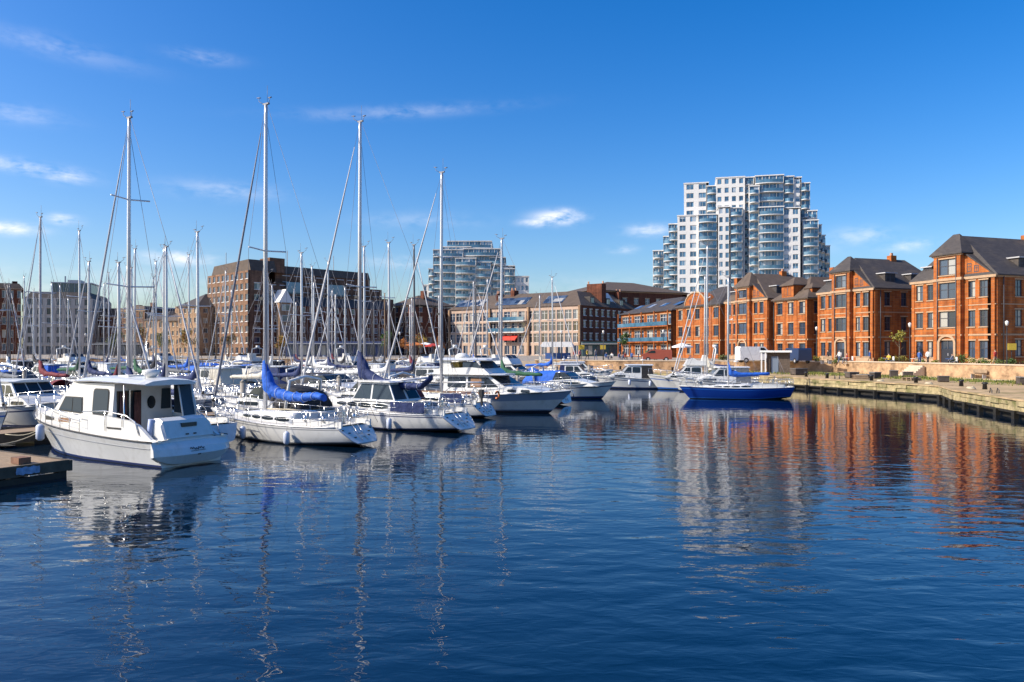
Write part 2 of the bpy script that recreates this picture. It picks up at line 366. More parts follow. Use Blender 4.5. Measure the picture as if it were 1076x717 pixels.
m_lead = M('lead_flashing', (.42, .42, .43), .6)
m_stone = M('pale_stone_trim', (.42, .28, .17), .8, var=.2, scale=2)
m_white = M('white_render', (.70, .69, .67), .7, var=.08, scale=.3)
m_white2 = M('off_white_render', (.66, .64, .61), .7, var=.1, scale=.3)
m_orange = M_brick('orange_red_brick', (.50, .150, .032), (.35, .092, .022), (.32, .16, .08))
m_orange2 = M_brick('amber_orange_brick', (.47, .14, .03), (.33, .085, .02), (.32, .16, .08))
m_redbrown = M_brick('dark_red_brown_brick', (.17, .055, .03), (.11, .035, .02), (.16, .08, .05))
m_brown = M_brick('brown_brick', (.27, .15, .09), (.19, .10, .06), (.25, .18, .13))
m_tan = M_brick('tan_brick', (.42, .27, .16), (.34, .20, .12), (.4, .3, .2))
m_beige = M('beige_stone_cladding', (.46, .41, .36), .8, var=.15, scale=.4)
m_terr = M('terracotta_panel', (.50, .27, .17), .8, var=.15, scale=.6)
m_metal = M('grey_painted_metal', (.34, .35, .36), .45)
m_doorway = M('dark_doorway', (.02, .022, .03), .5)  # even near-black colour of the arched house doors

WCACHE = {}
def window_meshes(w, h, style, fm, sl=0):
    """frame and pane of one opening; x along the wall, y into it, z up from the sill"""
    key = (round(w, 2), round(h, 2), style, fm.name, sl)
    if key in WCACHE: return WCACHE[key]
    t = .09; b = MB(); y0, y1 = .12, .20
    if style in ('arch',):
        h0 = h
    b.box(-w / 2, -w / 2 + t, y0, y1, 0, h); b.box(w / 2 - t, w / 2, y0, y1, 0, h); b.box(-w / 2 + t, w / 2 - t, y0, y1, 0, t); b.box(-w / 2 + t, w / 2 - t, y0, y1, h - t, h)
    nm = 1 if w < 1.5 else (3 if w > 2.4 else 2)
    if style == 'sash':
        b.box(-w / 2 + t, w / 2 - t, y0 + .01, y1 - .01, h * .55, h * .55 + .07)
        for i in range(nm):
            if nm > 1 and i: x = -w / 2 + w * i / nm; b.box(x - .07, x + .07, y0 - .01, y1, t, h - t)
        if nm == 1: b.box(-.03, .03, y0 + .015, y1 - .012, t, h - t)
    elif style == 'grid':
        k = max(2, int(w / .9)); 
        for i in range(1, k): x = -w / 2 + w * i / k; b.box(x - .05, x + .05, y0 + .01, y1 - .01, t, h - t)
        b.box(-w / 2 + t, w / 2 - t, y0 + .02, y1 - .02, h * .68, h * .68 + .07)
    elif style == 'plain' and w > 1.5:
        b.box(-.04, .04, y0 + .01, y1 - .01, t, h - t)
    if sl: b.box(-w / 2 - .08, w / 2 + .08, -.10, .12, -.12, .003, 2)
    if sl == 2: b.box(-w / 2 - .12, w / 2 + .12, -.04, .10, h - .003, h + .15, 2)
    p = MB(); p.add([(-w / 2 + .02, .17, .02), (w / 2 - .02, .17, .02), (w / 2 - .02, .17, h - .02), (-w / 2 + .02, .17, h - .02)], [(0, 1, 2, 3)])
    both = MB(); both.v = list(b.v); both.f = list(b.f); both.m = list(b.m); both.s = list(b.s); both.add(p.v, p.f, 1)
    WCACHE[key] = (b, p, both, fm); return WCACHE[key]
WMESH = {}
def wmesh(key, which, mats):
    k = (key, which, tuple(m.name for m in mats))
    if k not in WMESH:
        ent = WCACHE[key]; WMESH[k] = (ent[0] if which == 'f' else ent[1] if which == 'p' else ent[2]).mesh('window', mats)
    return WMESH[k]
class Bld:
    """local frame: x along the front (as seen from the water), y away from the viewer, z up"""
    def __init__(s, name, p0, p1, depth, z0, label, cat, detail=False, glass=None, fm=None, group=None):
        a = Vector(p0); c = Vector(p1); s.w = (c - a).length; s.rz = math.atan2(c.y - a.y, c.x - a.x); s.D = depth; s.z0 = z0
        s.root = empty(name, (a.x, a.y, z0), s.rz); tag(s.root, label, cat, group)
        s.wall = MB(); s.trim = MB(); s.roof = MB(); s.wins = []; s.detail = detail; s.glass = glass or m_glass; s.fm = fm or m_frame; s.bands = []
    def face(s, o, d, length, z0, z1, rows, mi=0, reveal=.22, style='sash', sill=True, lintel=True, maxu=None):
        """wall plane from o along unit d, height z0..z1; rows = list of (u centre, z sill, w, h[, style])"""
        ox, oy = o; dx, dy = d; nx, ny = -dy, dx   # inward (left of d)
        T = lambda u, z, q=0: (ox + dx * u + nx * q, oy + dy * u + ny * q, z)
        rs = [(u - w / 2, u + w / 2, z, z + h) for (u, z, w, h, *_r) in rows]
        us = sorted({round(a, 3) for a in [0, length] + [q for r in rs for q in r[:2]]}); zs = sorted({round(a, 3) for a in [z0, z1] + [q for r in rs for q in r[2:]]})
        us = [u for u in us if -1e-6 <= u <= length + 1e-6]; zs = [z for z in zs if z0 - 1e-6 <= z <= z1 + 1e-6]
        for j in range(len(zs) - 1):
            run = None
            for i in range(len(us) - 1):
                cu, cz = (us[i] + us[i + 1]) / 2, (zs[j] + zs[j + 1]) / 2
                hole = any(a < cu < b_ and c < cz < d_ for a, b_, c, d_ in rs)
                if not hole:
                    if run is None: run = us[i]
                if hole or i == len(us) - 2:
                    e = us[i] if hole else us[i + 1]
                    if run is not None and e > run: s.wall.add([T(run, zs[j]), T(e, zs[j]), T(e, zs[j + 1]), T(run, zs[j + 1])], [(0, 1, 2, 3)], mi)
                    run = None
        for (a, b_, c, e), r in zip(rs, rows):
            v = [T(a, c), T(b_, c), T(b_, e), T(a, e), T(a, c, reveal), T(b_, c, reveal), T(b_, e, reveal), T(a, e, reveal)]
            s.wall.add(v, [(0, 4, 5, 1), (1, 5, 6, 2), (2, 6, 7, 3), (3, 7, 4, 0)], mi)
            st = r[4] if len(r) > 4 else style; w, h = r[2], r[3]
            s.wins.append((T((a + b_) / 2, c), math.atan2(dy, dx), w, h, st, (2 if lintel else 1) if sill else 0))
    def band(s, o, d, length, z, h=.25, out=.08, dest=None):
        ox, oy = o; dx, dy = d; t = MB().box(-out, length + out, -out, .1, z, z + h); t.xf(Matrix.Translation((ox, oy, 0)) @ Matrix.Rotation(math.atan2(dy, dx), 4, 'Z'))
        s.bands.append(t)
    def shell(s, x0, x1, y0, y1, z0, z1, fr=(), rt=(), lf=(), bk=(), mi=0, top=True, **k):
        """four walls; windows as (u, sill, w, h)"""
        s.face((x0, y0), (1, 0), x1 - x0, z0, z1, list(fr), mi, **k); s.face((x1, y0), (0, 1), y1 - y0, z0, z1, list(rt), mi, **k)
        s.face((x1, y1), (-1, 0), x1 - x0, z0, z1, list(bk), mi, **k); s.face((x0, y1), (0, -1), y1 - y0, z0, z1, list(lf), mi, **k)
        if top: s.wall.add([(x0, y0, z1), (x1, y0, z1), (x1, y1, z1), (x0, y1, z1)], [(0, 1, 2, 3)], mi)
    def hip(s, x0, x1, y0, y1, z, h, over=.4, front=None, back=None, left=None, right=None, mi=0, dest=None):
        """hipped roof; front/back/left/right = inset of the ridge from that side (None = half the short side)"""
        x0 -= over; x1 += over; y0 -= over; y1 += over; q = min(x1 - x0, y1 - y0) / 2
        f, b_, l, r = [q if v is None else v for v in (front, back, left, right)]
        a0 = (x0 + l, y0 + f); a1 = (x1 - r, y1 - b_)
        v = [(x0, y0, z), (x1, y0, z), (x1, y1, z), (x0, y1, z)]
        if (x1 - x0) >= (y1 - y0): rdg = [(x0 + l, (y0 + y1) / 2, z + h), (x1 - r, (y0 + y1) / 2, z + h)]; fs = [(0, 1, 5, 4), (1, 2, 5), (2, 3, 4, 5), (3, 0, 4)]
        else: rdg = [((x0 + x1) / 2, y0 + f, z + h), ((x0 + x1) / 2, y1 - b_, z + h)]; fs = [(0, 1, 4), (1, 2, 5, 4), (2, 3, 5), (3, 0, 4, 5)]
        (dest or s.roof).add(v + rdg, fs, mi); (dest or s.roof).add([(a, b2, z - .14) for a, b2, _ in v] + v, [(0, 1, 5, 4), (1, 2, 6, 5), (2, 3, 7, 6), (3, 0, 4, 7), (3, 2, 1, 0)], mi)
    def mansard(s, x0, x1, y0, y1, z, h, ins, mi=0):
        v = [(x0, y0, z), (x1, y0, z), (x1, y1, z), (x0, y1, z), (x0 + ins, y0 + ins, z + h), (x1 - ins, y0 + ins, z + h), (x1 - ins, y1 - ins, z + h), (x0 + ins, y1 - ins, z + h)]
        s.roof.add(v, [(0, 1, 5, 4), (1, 2, 6, 5), (2, 3, 7, 6), (3, 0, 4, 7), (4, 5, 6, 7)], mi)
    def part(s, name, mb, mat): return mb.build(name, mat, s.root)
    def finish(s, wm, tm=None, rm=None):
        s.wall.build('wall', wm, s.root)
        for t in s.bands: t.build('string_course', tm or m_stone, s.root)
        if s.roof.v: s.roof_o = s.roof.build('roof', rm or m_slate, s.root)
        # the windows facing the camera and largest first
        M0 = Matrix.Translation((s.root.location.x, s.root.location.y, s.z0)) @ Matrix.Rotation(s.rz, 4, 'Z'); C0 = Vector((0, 0, EYE))
        def score(w):
            p = M0 @ Vector(w[0]); n = Matrix.Rotation(s.rz + w[1], 3, 'Z') @ Vector((0, -1, 0)); d = C0 - p
            return n.dot(d.normalized()) * w[2] * w[3] / d.length_squared
        ws = sorted(s.wins, key=score, reverse=True); sm_ = tm or m_stone; mats = [s.fm, s.glass, sm_]
        for i, (p, a, w, h, st, *sl) in enumerate(ws[:100]):
            sl = sl[0] if sl else 0; _ = window_meshes(w, h, st, s.fm, sl); key = (round(w, 2), round(h, 2), st, s.fm.name, sl)
            if s.detail:
                f = link('window', wmesh(key, 'f', [s.fm, s.glass, sm_]), s.root, p, a); link('pane', wmesh(key, 'p', [s.glass]), f)
            else: link('window', wmesh(key, 'b', mats), s.root, p, a)
        if len(ws) > 100:
            b = MB()
            for p, a, w, h, st, *sl in ws[100:]:
                ent = window_meshes(w, h, st, s.fm, sl[0] if sl else 0)[2]; T_ = Matrix.Translation(p) @ Matrix.Rotation(a, 4, 'Z'); o = len(b.v)
                b.v += [tuple(T_ @ Vector(v)) for v in ent.v]; b.f += [tuple(o + i for i in f) for f in ent.f]; b.m += ent.m; b.s += ent.s
            tag(b.build('windows', mats, s.root), kind='stuff')
def rows(us, zs, w, h, st=None):
    return [((u, z, w, h) if st is None else (u, z, w, h, st)) for z in zs for u in us]
def lin(a, b, n): return [a + (b - a) * i / (n - 1) for i in range(n)] if n > 1 else [(a + b) / 2]
def LX(Y): return (83.6 - .337 * Y, Y)
G = UQ
# ----- the brick houses with a central tower bay and a steep roof
def tower_house(Y0, Y1, D, eave, tw, label, wm, windows_side=True, seed=1, scale=1.0, style2=False, peak=5.4, txr=(.33, .66), tall=2.9, rm=None, side_n=4):
    B = Bld('brick_house', LX(Y0), LX(Y1), D, G, label, 'house', detail=True, fm=m_frame_dark)
    w = B.w; H = eave - G; fl = H / 3; x0, x1 = w * txr[0], w * txr[1]; q = .55 if not style2 else .35
    ww = w * .075 + .15; zs = [fl * i + fl * .28 for i in range(3)]; wh = fl * .56
    # front wings left and right, tower bay standing forward
    B.face((0, 0), (1, 0), x0, 0, H, rows([x0 * .32, x0 * .76], zs[1:], ww, wh) + rows([x0 * .32, x0 * .76], [.75], ww, wh * 1.05))
    B.face((x1, 0), (1, 0), w - x1, 0, H, rows([(w - x1) * .22, (w - x1) * .62], zs[1:], ww, wh) + rows([(w - x1) * .22, (w - x1) * .62], [.75], ww, wh * 1.05))
    TH = H + tall; tb = x1 - x0; big = tb * .60
    B.face((x0, -q), (1, 0), tb, 0, TH, [(tb / 2, zs[1], big, wh, 'sash'), (tb / 2, zs[2], big, wh, 'sash'), (tb / 2, H + .35, big, tall - .95, 'sash'), (tb / 2, .02, big * .8, fl * .82, 'sash')])
    for o, d, L_ in (((x1, -q), (0, 1), q + 2.2), ((x0, 2.2), (0, -1), q + 2.2), ((x1, 2.2), (-1, 0), tb)): B.face(o, d, L_, 0 if L_ < 4 else H, TH, [])
    sr = rows(lin(D * .18, D * .82, side_n), zs, ww * 1.1, wh) if windows_side else []
    B.face((w, 0), (0, 1), D, 0, H, sr); B.face((w, D), (-1, 0), w, 0, H, []); B.face((0, D), (0, -1), D, 0, H, rows(lin(2, D - 2, 3), zs, ww, wh))
    # bands, cornice, pilasters
    for z, hh, ou in ((fl * .98, .18, .06), (H - .32, .30, .16), (fl * 2 + .0, .12, .04)):
        for o, d, L_ in (((0, 0), (1, 0), x0 - .1), ((x1 + .1, 0), (1, 0), w - x1 - .1), ((x0, -q), (1, 0), tb), ((w, .12), (0, 1), D - .3)): B.band(o, d, L_, z, hh, ou)
    B.band((x0, -q), (1, 0), tb, TH - .3, .3, .16)
    for x in (.28, x0 - .3, x1 + .3, w - .28): MB().box(x - .22, x + .22, -.07, .1, 0, H - .33).build('pilaster', wm, B.root)
    for x in (x0 + .3, x1 - .3): MB().box(x - .25, x + .25, -q - .07, -q + .1, 0, TH - .31).build('pilaster', wm, B.root)
    MB().box(w - .1, w + .07, .2, .75, 0, H - .33).build('pilaster', wm, B.root)
    for px_ in (x0 + .62, x1 - .62): MB().tube([(px_, -q - .12, .1), (px_, -q - .12, TH - .4)], .06, 5).build('downpipe', m_frame_dark, B.root)
    MB().tube([(w + .13, 1.1, .1), (w + .13, 1.1, H - .2)], .06, 5).build('downpipe', m_frame_dark, B.root)
    # rendered plinth
    MB().box(-.05, x0, -.06, .1, 0, .6).build('plinth', m_stone, B.root); MB().box(x1, w + .05, -.06, .1, 0, .6).build('plinth', m_stone, B.root)
    # porch with a pale arch over the door
    ax = (x0 + x1) / 2; ar = MB(); r0, r1 = big * .42, big * .42 + .30
    pts = [(math.cos(t) * r1, math.sin(t) * r1) for t in lin(0, math.pi, 13)] + [(math.cos(t) * r0, math.sin(t) * r0) for t in lin(math.pi, 0, 13)]
    zz = fl * .78 - r0 * .2
    for i in range(12):
        a_, b_, c_, d_ = pts[i], pts[i + 1], pts[24 - i], pts[25 - i]
        v = [(ax + p[0], y, zz + p[1] * .8) for y in (-q - .16, -q + .02) for p in (a_, b_, c_, d_)]
        ar.add(v, [(0, 1, 2, 3), (4, 7, 6, 5), (0, 4, 5, 1), (3, 2, 6, 7)])
    ar.box(ax - r1, ax - r0, -q - .16, -q + .02, 0, zz); ar.box(ax + r0, ax + r1, -q - .16, -q + .02, 0, zz)
    ar.build('door_arch', m_stone, B.root)
    dr = MB().box(ax - r0 * .9, ax + r0 * .9, -q + .1, -q + .16, .02, zz * .72); do = dr.build('door', m_doorway, B.root)
    MB().box(ax + .05, ax + .12, -q + .03, -q + .1, 1.0, 1.3).build('handle', m_lead, do)
    # main roof: ridge running back from behind the tower
    rz_ = H + peak; ov = .35; rb = B.roof; xm = (x0 + x1) / 2
    v = [(-ov, -ov * .4, H), (xm, 1.9, rz_), (w + ov, -ov * .4, H), (-ov, D, H), (xm, D - 2.5, rz_), (w + ov, D, H)]
    rb.add(v, [(0, 1, 4, 3), (1, 2, 5, 4), (3, 4, 5), (0, 2, 1)])
    rb.add([(a, b_, c - .15) for a, b_, c in v[:1]] + [v[0], v[2], (v[2][0], v[2][1], H - .15)], [(0, 3, 2, 1)]); rb.add([v[2], v[5], (v[5][0], v[5][1], H - .15), (v[2][0], v[2][1], H - .15)], [(0, 1, 2, 3)])
    # tower roof
    B.hip(x0, x1, -q, 2.4, TH, rz_ - TH + .15, .35, front=2.4)
    # gabled attic front right of the tower with two small windows, and a little dormer on the left
    gx0, gx1 = x1, w - .25; gh = peak * (gx1 - gx0) / (w - xm) * 0 + 2.5
    g = B.wall; g.add([(gx0, -.02, H), (gx1, -.02, H), (gx0 + .35, -.02, H + gh), (gx0, -.02, H + gh), (gx0, 1.5, H), (gx1, .6, H), (gx0 + .35, 1.5, H + gh), (gx0, 1.5, H + gh)], [(0, 1, 2, 3), (1, 5, 6, 2), (3, 2, 6, 7)])
    B.wins.append((((gx0 + .62), -.16, H + .55), 0, .6, 1.0, 'sash')); B.wins.append((((gx0 + 1.55), -.16, H + .45), 0, .6, .8, 'sash'))
    vg = MB(); vg.add([(gx1 + .1, -.18, H + .02), (gx1 + .28, -.18, H), (gx0 + .42, -.18, H + gh + .15), (gx0, -.18, H + gh + .15), (gx0, -.18, H + gh), (gx0 + .35, -.18, H + gh)] + [(gx1 + .1, 1.2, H + .02), (gx1 + .28, 1.2, H), (gx0 + .42, 1.6, H + gh + .15), (gx0, 1.6, H + gh + .15), (gx0, 1.6, H + gh), (gx0 + .35, 1.6, H + gh)], [(0, 1, 2, 5), (5, 2, 3, 4), (1, 7, 8, 2), (2, 8, 9, 3), (0, 6, 7, 1), (0, 5, 11, 6)])
    vg.build('roof_verge', m_slate, B.root)
    def dormer(x, y, z, wd, hd, face):
        b = MB(); 
        if face == 'f': b.box(x - wd / 2, x + wd / 2, y, y + 2.6, z, z + hd); pos, ang = (x, y - .14, z + .2), 0; rf = MB().box(x - wd / 2 - .2, x + wd / 2 + .2, y - .25, y + 2.7, z + hd, z + hd + .14)
        else: b.box(x - 2.6, x, y - wd / 2, y + wd / 2, z, z + hd); pos, ang = (x + .14, y, z + .2), math.pi / 2; rf = MB().box(x - 2.7, x + .25, y - wd / 2 - .2, y + wd / 2 + .2, z + hd, z + hd + .14)
        o = b.build('dormer', m_slate, B.root); rf.build('dormer_roof', m_lead, o)
        B.wins.append((pos, ang, wd - .3, hd - .3, 'sash'))
    dormer(x0 * .55, .35, H + .15, 1.3, 1.5, 'f')
    sx = w - 1.3
    for yy in (D * .28, D * .62): dormer(sx + .4, yy, H + .6, 1.8, 1.5, 's')
    ch = MB().box(xm - .4, xm + .4, D * .6, D * .6 + 1.0, rz_ - 1, rz_ + .55); ro = None
    B.finish(wm, m_stone, rm or m_slate)
    c_ = ch.build('chimney', wm, B.roof_o); MB().box(xm - .15, xm + .15, D * .6 + .3, D * .6 + .6, rz_ + .55, rz_ + .95).build('chimney_pot', m_terr, c_)
    return B
tower_house(97.0, 86, 20, 12.4, 0, 'largest orange brick house at the right end, tall central bay and black arched door', m_orange, peak=5.2, tall=2.9, side_n=5)
tower_house(113.2, 103, 13.5, 12.2, 0, 'red orange brick house with steep slate roof, second from the right end', m_orange, peak=4.7, tall=2.7, seed=2)
# house 3 : flat front with arched ground windows and one small gabled dormer
def row_house(Y0, Y1, D, eave, n, label, wm, kind, ridge=3.4, arch=False, rm=None):
    B = Bld('brick_house', LX(Y0), LX(Y1), D, G, label, 'house', detail=True, fm=m_frame_dark)
    w = B.w; H = eave - G; fl = H / 3; zs = [fl * i + fl * .25 for i in range(3)]; us = lin(w / n / 2, w - w / n / 2, n); ww = w / n * .5
    B.shell(0, w, 0, D, 0, H, fr=rows(us, zs, ww, fl * .58), rt=rows(lin(D * .15, D * .6, 3), zs, 1.3, fl * .58), lf=rows([2, 5], zs, 1.2, fl * .5))
    for z, hh, ou in ((fl * .98, .2, .07), (H - .3, .3, .18)): B.band((0, 0), (1, 0), w, z, hh, ou); B.band((w, .2), (0, 1), D - .3, z, hh, ou)
    for i in range(n + 1):
        x = min(max(w * i / n, .3), w - .3); MB().box(x - .18, x + .18, -.07, .1, 0, H - .31).build('pilaster', wm, B.root)
    B.hip(0, w, 0, D, H, ridge, .4, mi=0)
    if kind == 'dormer':
        x = w * .42; B.wall.box(x - 1.4, x + 1.4, -.1, 3, H, H + 2.2); B.wins.append(((x, -.22, H + .45), 0, 1.5, 1.4, 'sash')); B.hip(x - 1.4, x + 1.4, -.1, 4.2, H + 2.2, 1.3, .25)
        x = w * .82; B.wall.box(x - .8, x + .8, 1.3, 3, H, H + 1.6, 0); B.hip(x - .8, x + .8, 1.3, 3.8, H + 1.6, .8, .2)
    if kind == 'gable':
        rings = []; x = w * .45; rr = w * .24
        pts = [(x + rr * math.cos(t), -.03, H + rr * .72 * math.sin(t)) for t in lin(0, math.pi, 12)]
        B.wall.add(pts + [(a, 2.2, c) for a, _, c in pts], [tuple(range(12))] + [(i, i + 1, 13 + i, 12 + i) for i in range(11)])
        B.wins.append(((x, -.17, H + .4), 0, 2.2, 1.4, 'grid')); B.wins.append(((x - 1.75, -.17, H + .4), 0, .6, .9, 'sash')); B.wins.append(((x + 1.75, -.17, H + .4), 0, .6, .9, 'sash'))
        cp = MB().tube([(a, -.05, c) for a, _, c in pts], .16, 5); cp.build('gable_coping', m_stone, B.root)
    B.finish(wm, m_stone, rm or m_slate)
    ch = MB().box(w * .7, w * .7 + .9, D * .5, D * .5 + 1.5, H + ridge * .6, H + ridge + 1.3).build('chimney', wm, B.roof_o)
    return B
row_house(122.6, 115.2, 12, 11.7, 3, 'amber brick house with three window bays and a pale slate roof with small dormer', m_orange2, 'dormer', ridge=3.6, rm=m_slate2)
tower_house(135.5, 124.3, 12, 12.2, 0, 'orange brick house with tall bay in the middle of the brick row', m_orange, peak=4.6, tall=2.3, rm=m_slate2)
row_house(151.2, 136.8, 12, 12.0, 5, 'orange brick house topped by a round gable, behind the moored white cruisers', m_orange2, 'gable', ridge=3.8)
# house 6 : brick with glazed balcony front
def balcony_house():
    B = Bld('balcony_house', LX(174), LX(152.6), 14, G, 'low brick building with glazed orange balconies and grey roof at the row\'s far end', 'house', detail=True)
    w = B.w; H = 9.6; fl = H / 3
    fr = []
    for i in range(4):
        u = w * (i + .5) / 4
        for z in (fl + .3, fl * 2 + .3): fr.append((u, z, w / 4 * .78, fl * .68, 'grid'))
        fr.append((u, .3, w / 4 * .7, fl * .72, 'grid'))
    B.shell(0, w, 0, 14, 0, H, fr=fr, rt=rows([3, 7, 11], [1, 4.2, 7.4], 1.3, 1.7)); B.hip(0, w, 0, 14, H, 3.2, .4)
    for z in (fl, fl * 2):
        s = MB().box(.3, w - .3, -1.1, -.02, z - .1, z + .1); o = s.build('balcony', m_orange2, B.root)
        r = MB().box(.3, w - .3, -1.1, -1.04, z + .15, z + .95); r.build('balustrade', m_glass_blue, o)
    for i in range(5): x = .35 + (w - .7) * i / 4; MB().box(x - .12, x + .12, -1.0, -.8, 0, H).build('column', m_orange2, B.root)
    for i in range(4):
        x = w * (i + .5) / 4; sk = MB(); sk.add([(x - 1.2, 2.3, H + 1.02 + .15), (x + 1.2, 2.3, H + 1.02 + .15), (x + 1.2, 4, H + 1.8 + .15), (x - 1.2, 4, H + 1.8 + .15)], [(0, 1, 2, 3)])
        sk.build('skylight', m_glass, B.root)
    B.finish(m_orange2, m_stone, m_slate)
balcony_house()
# ----- brick block with hipped roof behind them
B = Bld('hipped_brick_block', (X_at(624, 205), 205), (X_at(722, 218), 218), 22, G, 'tall dark brick block with brown hipped roof left of the white high tower', 'building', detail=False)
B.shell(0, B.w, 0, 22, 0, 17.6, fr=rows(lin(2.5, B.w - 2.5, 8), [1, 4.2, 7.4, 10.6, 14], 1.5, 1.7), lf=rows(lin(3, 19, 5), [1, 4.2, 7.4, 10.6, 14], 1.4, 1.7), mi=0)
B.band((0, 0), (1, 0), B.w, 17.2, .35, .2); B.hip(0, B.w, 0, 22, 17.6, 3.4, .6); B.wall.box(4, 6, -1.2, 0, 0, 11).box(7.2, 9.4, -.8, 0, 0, 15.2)
B.finish(m_redbrown, m_stone, m_slate2)
# ----- warehouse with the pale glazed front and the dark brick side
def warehouse():
    a, c = (X_at(472, 212), 212), (X_at(610, 186), 186)
    B = Bld('warehouse', a, c, 30, G, 'long warehouse with cream glazed balconied front and dark red brick side', 'building', fm=m_white2)
    w = B.w; H = 12.4
    fr = []; n = 18
    for i in range(n):
        u = w * (i + .5) / n
        for j, z in enumerate((3.4, 6.3, 9.2)): fr.append((u, z - .1, w / n * .84, 2.35, 'grid'))
        fr.append((u, .2, w / n * .66, 2.4, 'plain'))
    B.face((0, 0), (1, 0), w, 0, H, fr, 1, style='grid', sill=False)
    D = 30; zs = [.9, 4.0, 7.1, 10.0]
    B.face((w, 0), (0, 1), D, 0, H, rows(lin(2, D - 2, 10), zs, 1.35, 1.6)); B.face((w, D), (-1, 0), w, 0, H, []); B.face((0, D), (0, -1), D, 0, H, rows(lin(2, D - 2, 8), zs, 1.3, 1.6))
    B.roof.add([(-.3, -.3, H), (w + .3, -.3, H), (w + .3, D + .3, H), (-.3, D + .3, H), (3, 5.5, H + 4), (w - 4.5, 5.5, H + 4), (w - 4.5, D - 6, H + 4), (3, D - 6, H + 4)], [(0, 1, 5, 4), (1, 2, 6, 5), (2, 3, 7, 6), (3, 0, 4, 7), (4, 5, 6, 7)], 0)
    B.finish([m_redbrown, m_terrpale], m_white2, [m_slate2, m_slate])
    for x in (0, w * .335, w * .63, w - .4): MB().box(x, x + .5, -.5, .0, 0, H).build('pier', m_tan, B.root)
    for i, z in enumerate((5.9, 8.8)):
        o = MB().box(w * .345, w * .62, -1.4, -.02, z, z + .22).build('balcony', m_white2, B.root); MB().box(w * .345, w * .62, -1.4, -1.33, z + .25, z + 1.2).build('balustrade', m_glass_blue, o)
    for x0, x1 in ((.03, .26), (.36, .60), (.72, .86)):
        z0, z1 = H + .9, H + 2.9; y0, y1 = -.3 + 5.8 * .9 / 4 - .15, -.3 + 5.8 * 2.9 / 4 - .15
        MB().add([(w * x0, y0, z0), (w * x1, y0, z0), (w * x1, y1, z1), (w * x0, y1, z1)], [(0, 1, 2, 3)])  .build('roof_glazing', m_glass, B.root)
    for x, y, ww, dd, hh in ((w * .42, 4.5, 1.2, 2.0, 5.0), (w - 5.6, 12, 4.5, 2.2, 6.2), (w * .33, 3, .6, 3, 4.2), (w - 4, 24, 1.2, 1.2, 4.8)):
        c = MB().box(x, x + ww, y, y + dd, H + 1, H + hh).build('chimney', m_redbrown, B.root); MB().box(x + .1, x + .4, y + .3, y + .6, H + hh, H + hh + .7).box(x + ww - .4, x + ww - .1, y + .9, y + 1.2, H + hh, H + hh + .7).build('chimney_pot', m_terr, c)
    for y in (7, 15, 22):
        o = MB().prism([(w - 3.2, y - 1), (w - .9, y - 1), (w - .9, y + 1), (w - 3.2, y + 1)], H + .3, H + 2.5).build('dormer', m_slate, B.root); MB().box(w - .9, w - .86, y - .8, y + .8, H + .9, H + 2.2).build('dormer_window', m_glass, o)
    # white gable wall that stands up between the roofs
    MB().add([(w - .6, 16, H), (w - .6, 19.5, H), (w - 3.6, 19.5, H + 4.2), (w - 3.6, 16, H + 4.2), (w - .1, 16, H), (w - .1, 19.5, H)], [(0, 1, 2, 3), (0, 3, 4), (1, 5, 2), (4, 5, 1, 0)]).build('parapet', m_white2, B.root)
    # red awning over the middle entrance
    MB().add([(w * .44, -1.5, 4.2), (w * .56, -1.5, 4.2), (w * .56, -.1, 5.2), (w * .44, -.1, 5.2), (w * .44, -1.5, 3.9), (w * .56, -1.5, 3.9)], [(0, 1, 2, 3), (4, 5, 1, 0), (0, 3, 4), (1, 5, 2)]).build('awning', M('red_awning', (.6, .05, .03), .7), B.root)
m_terrpale = M('cream_and_terracotta_front', (.46, .33, .25), .8, var=.15, scale=.3)
warehouse()
